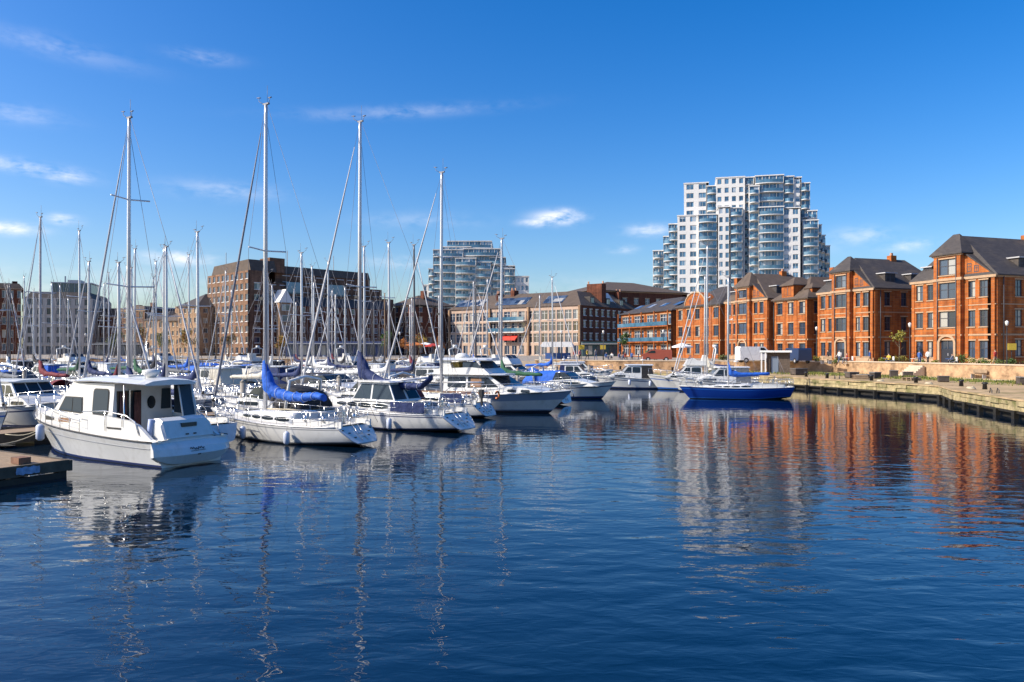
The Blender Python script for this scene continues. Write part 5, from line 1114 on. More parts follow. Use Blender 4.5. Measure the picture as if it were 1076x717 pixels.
# mast at pixel 467
def fly_yacht():
    root = empty('flybridge_yacht'); tag(root, 'large white motor yacht with hard topped flybridge and bow pointing right', 'motor yacht'); L, B = 11.2, 3.7
    H = Hull(L, B, .98, 1.42, tr=.12, bs=.9, rake=1.5, tm=.42, p=2.3, wl=.78, flare=1.1, sag=.02)
    H.hull([-1, -.5, -.1, .05, .13, .18, .62, .72, 1.0], [2, 2, 2, 1, 0, 1, 1, 0, 0], n=24, mats=[g_white, M('painted_shade_gelcoat', (.26, .33, .43), .2, coat=.5), g_boot], parent=root)  # blue-grey bands paint shade onto the lower white hull
    H.deck(root, [g_deck], cock=(.04, .28, .8, .5), n=18); H.rubbing(root, g_white, .045); z0 = .98; hw = 1.5; tp = lambda z: 1 - .10 * (z - z0)
    h = MB().side([(3.0, z0), (9.6, z0 + .38), (8.6, z0 + .62), (7.3, z0 + .66), (6.2, z0 + 1.32), (3.0, z0 + 1.32)], -hw, hw, 0, tp).build('cabin', g_white, root)
    for sd in (1, -1):
        side_panel(h, rrect(3.3, 4.6, z0 + .55, z0 + 1.22, .1), hw, tp, sd, g_glass, 'cabin_window'); side_panel(h, [(4.75, z0 + .55), (6.9, z0 + .62), (6.15, z0 + 1.2), (4.75, z0 + 1.22)], hw, tp, sd, g_glass, 'cabin_window')
        f = side_panel(h, rrect(4.95, 5.7, z0 + .6, z0 + 1.16, .05), hw, tp, sd, g_teak, 'door', .022)
        for a in (7.5, 8.4): side_panel(h, rrect(a, a + .6, z0 + .34, z0 + .50, .07), hw, tp, sd, g_glass, 'porthole')
        MB().box(1.2, 6.4, sd * 1.62 - .03, sd * 1.62 + .03, z0 - .05, z0 + .32).build('bulwark', g_teak, root)
    screen_panels(h, (7.3, z0 + .66), (6.2, z0 + 1.32), hw, tp, 3, g_glass)
    def brim(x0, x1, z, w, name, par, dome=.12):
        rings = [[(x, y, z + q) for y, q in ((w * s_ * .96, 0), (w * s_, .05), (w * s_ * .6, dome), (0, dome + .03), (-w * s_ * .6, dome), (-w * s_, .05), (-w * s_ * .96, 0))] for x, s_ in ((x0, .8), (x0 + .35, 1), (x1 - .9, 1), (x1 - .2, .82), (x1, .5))]
        return MB().loft(rings, 0, True, True, False).build(name, g_white, par)
    zr = z0 + 1.32; brim(1.6, 7.0, zr, 1.6, 'roof', h, .10)
    for sd in (1, -1): MB().tube([(1.9, sd * 1.4, zr), (1.6, sd * 1.5, z0)], .05, 6).build('roof_post', g_white, h)
    f = MB().side([(2.2, zr + .08), (6.2, zr + .08), (5.8, zr + .42), (4.9, zr + .50), (2.2, zr + .38)], -1.25, 1.25, 0).build('flybridge', g_white, root)
    screen_panels(f, (5.8, zr + .4), (5.3, zr + .82), 1.15, lambda z: 1, 3, g_clear, name='flybridge_screen')
    for sd in (1, -1): side_panel(f, [(4.3, zr + .46), (5.7, zr + .43), (5.25, zr + .86), (4.3, zr + .86)], 1.2, lambda z: 1, sd, g_clear, 'side_screen')
    brim(2.3, 6.0, zr + .90, 1.35, 'hard_top', f, .16)
    for sd in (1, -1): MB().side([(2.5, zr + .3), (3.5, zr + .3), (3.3, zr + .92), (2.8, zr + .92)], sd * 1.1 - .05, sd * 1.1 + .05).build('hard_top_support', g_white, f)
    MB().tube([(3.6, 0, zr + 1.05), (3.6, 0, zr + 1.25), (3.6, 0, zr + 1.38)], [.5, .42, .2], 12).build('radar_dome', g_white, f); MB().tube([(2.8, .4, zr + 1.0), (2.5, .4, zr + 2.4)], .012, 4).build('aerial', g_steel, f)
    MB().side([(3.0, zr + .3), (3.8, zr + .3), (3.7, zr + .8), (3.0, zr + .8)], -.7, .7).build('seat', M('mustard_cushion', (.45, .32, .08), .8), f)
    MB().box(-.75, .02, -1.5, 1.5, .22, .32).build('swim_platform', g_teak, root); H.rail(root, .40, 1.0, .62, 9, .018, (1.0, .5), name='bow_rail')
    for t in (.22, .26, .5): q = H.P(t, 1, -1); fender(root, q[0], q[1] - .15, q[2] - .75, mat=g_fendblue if t == .5 else g_fend, top=.3)
    MB().box(9.8, 10.4, -.25, .25, 1.38, 1.46).build('deck_hatch', g_glass, root); MB().tube([(11.0, 0, 1.42), (11.3, 0, 1.3), (11.25, 0, 1.05)], .04, 5).build('anchor', g_steel, root); return root
place(fly_yacht(), -6.5, 50.9, math.atan2(-.42, .91))
BOATS = []
def put(fn, args, px, Y, a, label, cat=None, **k):
    o, H_ = fn(*args, **k); tag(o, label); place(o, X_at(px, Y), Y, a); return o
# px = stern centre
put(cruiser, ('sport', 8.0, 2.9), 549, 63, math.atan2(-.42, .9), 'white motor cruiser with blue canopy just behind the flybridge yacht bow', cover='royal', stripe='navy', hero=1)
put(cruiser, ('hardtop', 6.8, 2.6), 572, 79, rad(-12), 'small white cabin cruiser alone right of the sport boats, below the sandy wall', cover='white', stripe='blue')
put(cruiser, ('hardtop', 7.6, 2.8), 578, 92, rad(-8), 'white cabin cruiser moored closest to the sandy quay corner', cover='navy', stripe='blue')
put(cruiser, ('hardtop', 6.8, 2.9), 697, 75.5, rad(176), 'white twin-deck cruiser with bow pointing left, leftmost boat at the right-hand quay', cover='black', stripe='navy')
put(cruiser, ('fly', 7.6, 2.9), 765, 73, rad(171), 'white flybridge cruiser between the leftmost quay cruiser and the blue yacht', cover='white', stripe='blue')
put(cruiser, ('hardtop', 7.2, 2.8), 800, 66.5, rad(175), 'white cruiser with grey windscreen directly behind the blue yacht', cover='grey', stripe='grey')
bb, _ = sailboat(8.6, 2.5, 9.6, mx=.55, cover='royal', hullm='blue', stripe='blue', hood=False, label='blue hulled yacht with white waterline moored at the right-hand quay', boom_len=3.2, spreader=(.6,), tr=-.25, fs=.95, fb=1.0, cabin=(.34, .84), jib=False, bs=.5, cab_h=.32, cover_pts=[(0, .5), (.08, .1), (.3, .02), (1, .1)])
place(bb, X_at(829, 60), 60, rad(177))
put(sailboat, (8.2, 2.6, 13.5), 800, 70, rad(176), 'white yacht with tall brown wooden mast hidden behind the blue yacht', cover='cream', hood=True, stripe='navy', mx=.6, spreader=(.6,))
put(sailboat, (7.8, 2.5, 11.5), 790, 78, rad(170), 'small white yacht with slim pale mast close to the round gable house', cover='navy', stripe='blue', mx=.6)
put(sailboat, (8.0, 2.5, 10.8), 603, 97, rad(172), 'white yacht with slender mast in front of the warehouse dark side', cover='cream', stripe='navy', mx=.55)
# ---- prototypes copied through the marina
def in_water(x, y):
    pts = EDGE[4:]
    for i in range(len(pts) - 1):
        (x0, y0), (x1, y1) = pts[i], pts[i + 1]
        if min(x0, x1) <= x <= max(x0, x1): return y < y0 + (y1 - y0) * (x - x0) / (x1 - x0) - 1.6
    return x < 25
PROTO = {}
def proto(key):
    if key in PROTO: return PROTO[key]
    k = key.split('-')
    # placeholders swapped on each copy
    if k[0] == 'sail': o, _ = sailboat(*{'a': (9.0, 2.9, 13.0), 'b': (8.0, 2.6, 11.5), 'c': (10.4, 3.2, 14.6)}[k[1]], spreader={'a': (.55,), 'b': (.6,), 'c': (.42, .72)}[k[1]], name='sailing_yacht', cover='navy')
    else: o, _ = cruiser(k[0], *{'a': (8.4, 3.0), 'b': (7.2, 2.7), 'c': (10.0, 3.3)}[k[1]], name='motor_cruiser', cover='navy')
    PROTO[key] = o; USED[key] = False; return o
USED = {}
REG = []
ROWS = [(3.4, 1, (3.45, 10.0, 16.5)), (.8, 1, lin(28, 92, 21)), (21.4, -1, lin(-6, 100, 33)), (28.0, 1, lin(3, 100, 31)), (48.6, -1, lin(6, 100, 30)), (54.6, 1, lin(13, 100, 28)), (75.0, -1, lin(20, 100, 26)), (81, 1, lin(26, 100, 24)), (101.5, -1, lin(36, 100, 20)), (108, 1, lin(42, 100, 18))]
slots = []
for ri, (u, hd, ss) in enumerate(ROWS):
    for s_ in ss:
        s2 = s_ + RND.uniform(-.25, .25); u2 = u + RND.uniform(-.5, .5); kind = 'sail' if RND.random() < .5 else RND.choice(['sport', 'hardtop', 'fly', 'hardtop', 'sport', 'hardtop', 'sport', 'sport'])
        slots.append(dict(u=u2, s=s2, hd=hd, kind=kind, row=ri, size=RND.choice('aab' if kind == 'sail' else 'abc')))
        if ri == 0: slots[-1].update(kind='sport', size='b')
def geo(sl):
    x, y = slot(sl['u'], sl['s']); d = HEAD * sl['hd']; Ls = {'a': 9, 'b': 8, 'c': 10.4}[sl['size']]; mx_ = .60 * Ls; return x, y, d, (x + d.x * mx_, y + d.y * mx_), (x + d.x * 9, y + d.y * 9)
def fix(sl, px):
    # slide a yacht along its pontoon until its mast stands on the bearing
    for _ in range(12):
        m = geo(sl)[3]; e = px - (CX + F * m[0] / m[1])
        m2 = (m[0] + PDIR.x * .1, m[1] + PDIR.y * .1); g = ((F * m2[0] / m2[1]) - (F * m[0] / m[1])) / .1; sl['s'] += max(-1, min(1, e / g))
for px, top, d in ((133, 124, 33), (207, 244, 47), (44, 229, 58), (84, 243, 62), (164, 275, 80), (345, 275, 78), (115, 287, 92), (238, 285, 100), (12, 300, 90), (352, 310, 70), (430, 320, 95), (484, 300, 82), (141, 262, 52), (62, 300, 105), (285, 300, 88), (310, 318, 104), (393, 318, 92)):
    best = min((sl for sl in slots if 'mh' not in sl), key=lambda sl: abs(CX + F * geo(sl)[3][0] / geo(sl)[3][1] - px) * .12 + abs(geo(sl)[3][1] - d))
    best['kind'] = 'sail'; best['size'] = 'c' if top < 150 else 'a'; fix(best, px); best['mh'] = EYE + (HY - top) * geo(best)[3][1] / F
bands_ = [(97, 'beige office block'), (216, 'low brown and tan houses'), (300, 'lit end of stepped brown block'), (410, 'dark side of stepped brown block'), (470, 'hipped dark brick house'), (560, 'cream warehouse front'), (900, 'warehouse dark side')]
def mat_word(c): return {'royal': 'bright blue'}.get(c, c)
protos_first = {}
count = 0
for sl in slots:
    x, y, d, m, e = geo(sl)
    if min(y, e[1]) < 26 or not in_water(x, y) or not in_water(*e): continue
    if y > 48 and x > 3.2 + .13 * (y - 48): continue
    if e[1] > 48 and e[0] > 3.2 + .13 * (e[1] - 48): continue
    pxs = [CX + F * q[0] / q[1] for q in ((x, y), e, m)]
    if max(pxs) < -25 or min(pxs) > 660: continue
    # keep clear of the boats placed by hand
    if sl['row'] == 1 and sl['s'] < 30: continue
    count += 1
    key = sl['kind'] + '-' + sl['size']; P_ = proto(key)
    cov = RND.choice(['navy', 'navy', 'navy', 'navy', 'royal', 'royal', 'grey', 'cream', 'black', 'white', 'white', 'grey', 'green', 'maroon'] if sl['kind'] == 'sail' else ['navy', 'royal', 'white', 'cream', 'black', 'white', 'grey', 'navy'])
    if sl['row'] == 0: cov = {0: 'navy', 1: 'black', 2: 'maroon'}[min(2, int(sl['s'] // 6.5))]
    st = RND.choice(['navy', 'blue', 'red', 'grey', 'black']); hl = RND.choice(['white'] * 9 + ['navy', 'cream']); hl = 'white' if y < 52 else hl
    if cov == 'red' and RND.random() < .6: cov = 'royal'
    far_ = min(y, e[1]) > 75
    sw = {'navy_canvas': CANV[cov], 'navy_stripe': STRC[st], 'white_gelcoat': g_white}
    sw['mast_aluminium'] = RND.choice([g_alu, g_alu, g_alu, g_alu, g_alu, g_furl, M('dark_anodised_mast', (.12, .12, .13), .4, metal=.4), M('white_painted_mast', (.72, .72, .70), .4), M('varnished_spruce', (.24, .15, .08), .5) if sl['row'] > 3 else g_alu])
    c = copy_tree(P_, None, sw, skip=('fender', 'hatch', 'porthole', 'ensign_staff', 'anchor_roller', 'steering_wheel', 'coaming', 'furling_drum') if far_ else ('ensign_staff',))
    for ch in c.children:
        if ch.name.split('.')[0] == 'hull' and hl != 'white': ch.material_slots[0].link = 'OBJECT'; ch.material_slots[0].material = HULLC[hl]
    ang = math.atan2(d.y, d.x) + RND.uniform(-.03, .03); place(c, x, y, ang)
    mhs = sl.get('mh')
    if sl['kind'] == 'sail' and RND.random() < .5 and sl['row'] != 0:
        for ch in list(c.children):
            if ch.name.split('.')[0] in ('furled_jib', 'furling_drum'): bpy.data.objects.remove(ch, do_unlink=True)
    if sl['kind'] == 'sail' and RND.random() < .4:
        for ch in list(c.children):
            if ch.name.split('.')[0] == 'spray_hood': bpy.data.objects.remove(ch, do_unlink=True)
    if sl['kind'] == 'sail':
        base = {'a': 13.0, 'b': 11.5, 'c': 14.6}[sl['size']]; f = (mhs / base) if mhs else min(RND.uniform(.86, 1.12), (EYE + (HY - RND.uniform(238, 292)) * m[1] / F) / base)
        for ch in c.children:
            if ch.name.split('.')[0] in ('mast', 'rigging', 'furled_jib'): ch.scale = (1, 1, f)
    REG.append(dict(o=c, kind=sl['kind'], cov=cov, st=st, hl=hl, px=sum(pxs[:2]) / 2, y=(y + e[1]) / 2, row=sl['row'], mast=pxs[2], mh=mhs))
def remove_tree(o):
    for ch in list(o.children): remove_tree(ch)
    bpy.data.objects.remove(o, do_unlink=True)
for o in PROTO.values(): remove_tree(o)
# labels: looks first, then where along the marina
KW = {'sail': 'sailing yacht', 'sport': 'open sport cruiser', 'hardtop': 'hardtop cabin cruiser', 'fly': 'flybridge cruiser'}
GW = {'sail': 'sailing yachts moored in the marina', 'sport': 'sport cruisers moored in the marina', 'hardtop': 'cabin cruisers moored in the marina', 'fly': 'flybridge cruisers moored in the marina'}
ORD = ['leftmost', 'second from left', 'third from left', 'fourth from left', 'fifth from left', 'sixth from left', 'seventh from left', 'eighth from left']
def depth_word(y): return 'near front of marina' if y < 45 else 'towards middle of marina' if y < 72 else 'far back in marina'
for r in REG:
    band = next(b_ for lim, b_ in bands_ if r['px'] < lim)
    what = 'canopy' if r['kind'] != 'sail' else 'sail cover'
    r['base'] = (f"{r['hl']} {KW[r['kind']]}", f"{mat_word(r['cov'])} {what}", band, depth_word(r['y']))
groups = {}
for r in REG: groups.setdefault(r['base'], []).append(r)
for bs_, rs in groups.items():
    rs.sort(key=lambda r: r['px'])
    for i, r in enumerate(rs):
        zone = {'near front of marina': 'near row', 'towards middle of marina': 'middle rows', 'far back in marina': 'far rows'}[bs_[3]]
        lab = f"{bs_[0]} with {bs_[1]}, {zone} below {bs_[2]}"
        if len(rs) > 1:
            sts = [q['st'] for q in rs]
            if sts.count(r['st']) == 1: lab = f"{bs_[0]} with {bs_[1]} and {r['st']} stripe, {zone} below {bs_[2]}"
            else: lab = f"{bs_[0]} with {bs_[1]}, {zone} below {bs_[2]}, {ORD[i]}"
        w = lab.split()
        if len(w) > 16:
            lab = lab.replace('below stepped', 'below').replace('dark side of stepped brown block', 'dark brown block').replace('lit end of stepped brown block', 'sunlit brown block').replace('low brown and tan houses', 'low tan houses'); w = lab.split()
        if len(w) > 16: lab = lab.replace(' in marina', '').replace('sailing yacht', 'yacht').replace('hardtop cabin cruiser', 'cabin cruiser').replace('open sport cruiser', 'sport cruiser').replace('warehouse dark side', 'dark warehouse side')
        while len(lab.split()) > 16: lab = lab.rsplit(' and ', 1)[0] + lab[lab.index(','):] if ' and ' in lab else ' '.join(lab.split()[:16])
        tag(r['o'], lab, 'sailing yacht' if r['kind'] == 'sail' else 'motor cruiser', GW[r['kind']])
print('marina boats', count)
# ---------------------------------------------------------------- pontoons
def pontoon(u0, u1, s0, s1, label, z=.5, name='pontoon', rail=False):
    x, y = slot(u0, s0); root = empty(name, (x, y, 0), math.atan2(PDIR.y, PDIR.x)); tag(root, label, 'pontoon'); Lp = s1 - s0; Wd = u1 - u0
    b = MB(); n = int(Lp / .6)
    b.box(0, Lp, 0.04, Wd - .04, z - .06, z - .01)
    for i in range(n): b.box(i * Lp / n + .01, (i + 1) * Lp / n - .01, 0, Wd, z - .01, z + .03 + RND.uniform(-.004, .004))
    b.build('decking', g_wood, root)
    for yy in (-.06, Wd): MB().box(0, Lp, yy, yy + .06, .12, z + .05).build('fascia', g_algw, root)
    fl = MB().box(.2, 2.2, .1, Wd - .1, -.3, z - .06).mesh('float', [g_black])
    for i in range(int(Lp / 4)): link('float', fl, root, (i * 4, 0, 0))
    return root
g_algw = M('dark_stained_fascia', (.10, .075, .05), .8, var=.5, scale=3)
for i, (u, s0, s1) in enumerate(((10.4, -8, 55), (38.2, 2, 78), (65.2, 12, 72), (92.4, 24, 60))):
    pontoon(u, u + 1.7, s0, s1, ['long wooden walkway pontoon nearest, behind the first line of boats', 'second wooden walkway pontoon running through the middle of the marina', 'third wooden walkway pontoon among the distant boats', 'farthest wooden walkway pontoon below the left quay wall'][i])
pile = MB().tube([(0, 0, -1), (0, 0, 2.2)], .15, 8).tube([(0, 0, 2.2), (0, 0, 2.34)], [.17, .02], 8).mesh('mooring_pile', [M('galvanised_pile', (.30, .27, .23), .7, var=.3, scale=2)])
k = 0
for u, s0, s1 in ((10.0, -4, 54), (40.2, 6, 76), (67.2, 16, 70)):
    for s_ in lin(s0, s1, 9):
        x, y = slot(u, s_)
        if abs(CX + F * x / y - 300) < 340 and in_water(x, y):
            o = link('mooring_pile', pile, None, (x, y, 0)); k += 1
            bnd = next(b_ for lim, b_ in bands_ if CX + F * x / y < lim)
            tag(o, f'weathered round mooring pile standing among boats along {["nearest", "second", "third"][(10.0, 40.2, 67.2).index(u)]} pontoon', 'mooring pile', 'mooring piles along the pontoons of the marina')
# ---------------------------------------------------------------- wooden jetty at the lower left
def jetty():
    root = empty('wooden_jetty', (-13.8, 23.6, 0), HA); tag(root, 'weathered wooden jetty with dark posts beside the nearest motor cruiser', 'jetty')
    b = MB(); b.box(0, 13, .0, 3.0, .40, .47)
    for i in range(20): b.box(.0, 13, i * .15 + .004, (i + 1) * .15 - .006, .47, .52 + RND.uniform(-.006, .006))
    b.xf(Matrix.Translation((0, 0, 0))); b.build('decking', g_wood, root)
    MB().box(-.10, -.002, -.02, 3.1, .22, .55).build('end_beam', g_algw, root); MB().box(-.1, 13, -.12, -.004, .20, .53).build('side_beam', g_algw, root)
    MB().box(-.06, .02, .2, 2.9, -.1, .18).build('lower_beam', m_algae, root)
    me = MB().box(-.13, .13, -.13, .13, -1, .42).mesh('post', [m_algae])
    for x in (.12, 2.6, 5.2): 
        for y in (.14, 1.5, 2.86): link('post', me, root, (x, y, 0))
    # blue and white rag of sheeting caught on the end beam
    pts = [[(-.17 - .04 * math.sin(i * 1.9 + j), .9 + i * .08, .50 - j * .07 - .02 * math.sin(i * 2.3)) for i in range(9)] for j in range(4)]
    MB().loft(pts, 0, False, False, True).build('torn_sheet', M('pale_blue_sheet', (.30, .42, .62), .7, var=.4, scale=7), root)
    MB().box(.3, .75, .9, 1.25, .53, .72).build('deck_box', M('rusty_steel', (.20, .10, .06), .8, var=.4, scale=6), root)
    return root
jetty()
# coil of ropes and lines from the cruiser's bow to the pontoon
def world_line(name, pts, label, cat='rope', r=.02):
    o = Vector(pts[0]); b = MB().tube([Vector(p) - o for p in pts], r, 5); return tag(b.build(name, g_line, None, o), label, cat)
def sagging(a, c, sag, n=9): a, c = Vector(a), Vector(c); return [a + (c - a) * (i / n) - Vector((0, 0, sag * math.sin(math.pi * i / n))) for i in range(n + 1)]
bowp = (O_.x + HEAD.x * 8.3, O_.y + HEAD.y * 8.3, 1.35)
world_line('mooring_line', sagging(bowp, (-20.3, 30.5, .55), .35), 'pale mooring rope drooping from nearest cruiser bow to the pontoon')
world_line('mooring_line', sagging((bowp[0] + .3, bowp[1] - .4, 1.25), (-18.6, 27.2, .52), .25), 'frayed rope running down from nearest cruiser bow towards wooden jetty')
# ---------------------------------------------------------------- people, furniture and planting on the quays
m_skin = M('skin', (.50, .31, .22), .6); m_hair = M('dark_hair', (.04, .025, .015), .8)
CL = {n: M(n + '_cloth', c, .85, var=.15, scale=6) for n, c in dict(blue=(.05, .12, .35), red=(.45, .05, .04), white=(.70, .69, .66), black=(.02, .02, .025), grey=(.20, .20, .22), green=(.06, .15, .07), yellow=(.60, .42, .05), pink=(.55, .22, .25), denim=(.06, .09, .18), tan=(.38, .28, .18)).items()}
def person_mesh(pose):
    """one skinned figure; materials by height: 0 skin, 1 top, 2 trousers, 3 shoes, 4 hair"""
    hip = .93 if pose != 'sit' else .50
    J = {'pel': (0, 0, hip), 'waist': (0, 0, hip + .16), 'chest': (.01, 0, hip + .38), 'neck': (.0, 0, hip + .56), 'head0': (.02, 0, hip + .66), 'head1': (.02, 0, hip + .80)}
    R_ = {'pel': .15, 'waist': .13, 'chest': .155, 'neck': .055, 'head0': .085, 'head1': .085}; E_ = [('pel', 'waist'), ('waist', 'chest'), ('chest', 'neck'), ('neck', 'head0'), ('head0', 'head1')]
    for s, n in ((1, 'l'), (-1, 'r')):
        st = {'stand': 0, 'walk': .22 * s, 'sit': 0}[pose]; ar = {'stand': .04, 'walk': -.18 * s, 'sit': .2}[pose]
        J['sh' + n] = (0, .18 * s, hip + .50); J['el' + n] = (ar * .4, .24 * s, hip + .22); J['ha' + n] = (ar + .12, .22 * s, hip + (-.02 if pose != 'sit' else .1)); J['fi' + n] = (ar + .15, .21 * s, hip - (.12 if pose != 'sit' else .0))
        J['th' + n] = (0, .09 * s, hip - .06)
        if pose == 'sit': J['kn' + n] = (.42, .11 * s, hip - .02); J['an' + n] = (.44, .11 * s, .08)
        else: J['kn' + n] = (st * .7 + .02, .10 * s, .49); J['an' + n] = (st * 1.1 - (.08 if st < 0 else 0), .10 * s, .09)
        J['to' + n] = (J['an' + n][0] + .16, .12 * s, .04)
        R_.update({'sh' + n: .065, 'el' + n: .048, 'ha' + n: .035, 'fi' + n: .03, 'th' + n: .095, 'kn' + n: .062, 'an' + n: .045, 'to' + n: .04})
        E_ += [('chest', 'sh' + n), ('sh' + n, 'el' + n), ('el' + n, 'ha' + n), ('ha' + n, 'fi' + n), ('pel', 'th' + n), ('th' + n, 'kn' + n), ('kn' + n, 'an' + n), ('an' + n, 'to' + n)]
    names = list(J); me = bpy.data.meshes.new('tmp'); me.from_pydata([J[k] for k in names], [(names.index(a), names.index(b)) for a, b in E_], [])
    o = bpy.data.objects.new('tmp', me); COL.objects.link(o); md = o.modifiers.new('s', 'SKIN'); 
    for i, k in enumerate(names): me.skin_vertices[0].data[i].radius = (R_[k] * (.8 if k in ('chest', 'waist', 'pel') else 1), R_[k]); me.skin_vertices[0].data[i].use_root = (k == 'pel')
    o.modifiers.new('u', 'SUBSURF').levels = 1
    dg = bpy.context.evaluated_depsgraph_get(); out = bpy.data.meshes.new_from_object(o.evaluated_get(dg)); out.name = 'person'
    bpy.data.objects.remove(o, do_unlink=True)
    for m_ in (m_skin, CL['blue'], CL['denim'], CL['black'], m_hair): out.materials.append(m_)
    for p in out.polygons:
        c = p.center; r = abs(c.y); p.use_smooth = True; h = c.z
        if h > hip + .74 or (h > hip + .62 and c.x < -.01): mi = 4
        elif h > hip + .55: mi = 0
        elif h < .10: mi = 3
        elif r > .17 and h < hip + .06 and h > hip - .2: mi = 0
        elif h > hip + .02: mi = 1
        else: mi = 2
        p.material_index = mi
    return out
PM = {k: person_mesh(k) for k in ('stand', 'walk', 'sit')}
def person(px, d, z, pose, top, leg, label, rz=None, group='people on the far promenade'):
    o = link('person', PM[pose], None, (X_at(px, d), d, z), RND.uniform(0, 6.28) if rz is None else rz)
    for i, c in ((1, CL[top]), (2, CL[leg])): o.material_slots[i].link = 'OBJECT'; o.material_slots[i].material = c
    s = RND.uniform(.95, 1.05); o.scale = (s, s, s); tag(o, label, 'person', group)
PZ = UQ + .003
ppl = [(604, 118, 'stand', 'red', 'denim', 'person in red top standing left of the cafe crowd near sandy wall'), (609, 117, 'stand', 'pink', 'black', 'person in pink top and black trousers next to person in red'),
       (617, 119, 'walk', 'yellow', 'black', 'person in yellow top walking on promenade by dark warehouse side'), (626, 121, 'walk', 'grey', 'denim', 'person in grey top walking towards the cafe tables'),
       (637, 124, 'sit', 'blue', 'denim', 'person in blue sitting at leftmost cafe table'), (643, 124, 'sit', 'white', 'black', 'person in white sitting opposite the one in blue'), (651, 126, 'sit', 'grey', 'denim', 'person in grey top sitting at middle cafe table'),
       (657, 125, 'sit', 'red', 'black', 'person in red top sitting at middle cafe table'), (664, 127, 'sit', 'blue', 'black', 'person in blue top and black trousers seated at right cafe table'), (671, 126, 'stand', 'white', 'denim', 'person in white shirt standing behind cafe tables'),
       (680, 128, 'walk', 'green', 'tan', 'person in green top walking beside glazed balcony house'), (655, 113, 'walk', 'black', 'denim', 'person in black top walking along the edge of sandy wall'),
       (823, 96, 'stand', 'pink', 'white', 'person in pink top and white trousers by the white roofed hut'), (829, 97, 'stand', 'blue', 'black', 'person in blue top standing right of the white roofed hut'),
       (870, 94, 'stand', 'black', 'black', 'person all in black standing before second brick house'), (882, 93, 'walk', 'white', 'denim', 'person in white top walking before second brick house'), (890, 92, 'sit', 'red', 'denim', 'person in red top sitting left of the tall bay door'),
       (914, 91, 'walk', 'blue', 'tan', 'person in blue top and tan trousers before brick house corner'), (934, 90, 'sit', 'yellow', 'denim', 'person in yellow top seated near yellow sapling'), (966, 85, 'stand', 'blue', 'denim', 'person in blue top and jeans left of arched black door'),
       (975, 85.5, 'walk', 'white', 'black', 'person in white top and black trousers left of arched black door'), (1001, 84, 'sit', 'grey', 'black', 'person in grey top sitting by arched black door'), (1046, 82, 'walk', 'red', 'tan', 'person in red top passing low hedge at far right'),
       (741, 110, 'walk', 'grey', 'black', 'person in grey top walking below round gable house'), (792, 104, 'stand', 'white', 'denim', 'person in white top and jeans left of white roofed hut')]
for px, d, pose, a, c, lab in ppl: person(px, d, PZ if pose != 'sit' else PZ - .02, pose, a, c, lab)
# ---- cafe sets, benches
def table_set(px, d, top, label, grp='cafe tables on the promenade'):
    r = empty('cafe_table', (X_at(px, d), d, PZ), RND.uniform(0, 1)); tag(r, label, 'table', grp)
    MB().tube([(0, 0, .70), (0, 0, .74)], .42, 14).build('tabletop', top, r); MB().tube([(0, 0, .03), (0, 0, .70)], .035, 6).build('stem', m_metal, r); MB().tube([(0, 0, .0), (0, 0, .03)], .25, 12).build('base', m_metal, r)
def chair(px, d, mat, label, rz):
    r = empty('cafe_chair', (X_at(px, d), d, PZ), rz); tag(r, label, 'chair', 'cafe chairs on the promenade')
    MB().box(-.22, .22, -.22, .22, .43, .47).build('seat', mat, r); MB().box(-.22, -.18, -.22, .22, .5, .92).build('backrest', mat, r)
    lg = MB().box(-.02, .02, -.02, .02, 0, .43).mesh('leg', [m_metal])
    for x in (-.2, .2):
        for y in (-.2, .2): link('leg', lg, r, (x, y, 0))
for i, (px, d) in enumerate(((640, 124), (654, 125.5), (667, 126.5))):
    table_set(px, d, CL['white'], f'round cafe table, {["leftmost", "middle", "rightmost"][i]} of three by the glazed balcony house'); chair(px - 3, d, CL['blue'], f'blue cafe chair at {["leftmost", "middle", "rightmost"][i]} table by glazed balcony house', 0)
for i, (px, d) in enumerate(((889, 91.7), (932, 89.5), (960, 85.2), (998, 83.6))):
    table_set(px, d, CL['blue'] if i % 2 else CL['white'], ['white round table before second brick house', 'blue round table near yellow sapling', 'white round table left of arched black door', 'blue round table at arched black door'][i], 'tables before the brick houses')
    chair(px + 5, d, CL['white'], ['white chair before second brick house', 'white chair near yellow sapling', 'white chair left of arched black door', 'white chair close to arched black door'][i], 3.1)
# ---- parasols and awnings
def parasol(px, d, mat, label, h=2.6, r=1.5, z=PZ):
    o = empty('parasol', (X_at(px, d), d, z)); tag(o, label, 'parasol', 'parasols on the promenade')
    MB().tube([(0, 0, .05), (0, 0, h)], .03, 6).build('pole', m_metal, o); n = 8; c = MB()
    v = [(r * math.cos(i * math.tau / n), r * math.sin(i * math.tau / n), h - .45) for i in range(n)]; c.add(v + [(0, 0, h + .05)] + [(x, y, z_ - .18) for x, y, z_ in v], [(i, (i + 1) % n, n) for i in range(n)] + [(i, n + 1 + i, n + 1 + (i + 1) % n, (i + 1) % n) for i in range(n)])
    c.build('canopy', mat, o); MB().tube([(0, 0, 0), (0, 0, .06)], .28, 10).build('base', m_metal, o)
parasol(447, 150, CANV['white'], 'white parasol between warehouse and blue apartment tower', r=2.2, h=3)
parasol(437, 148, M('orange_canvas', (.55, .16, .02), .8), 'orange parasol left of the white one by the warehouse', r=2.0, h=3)
parasol(717, 108, CANV['white'], 'white parasol before the round gable house')
parasol(455, 146, CANV['red'], 'red parasol at left end of warehouse', r=1.6, h=2.8)
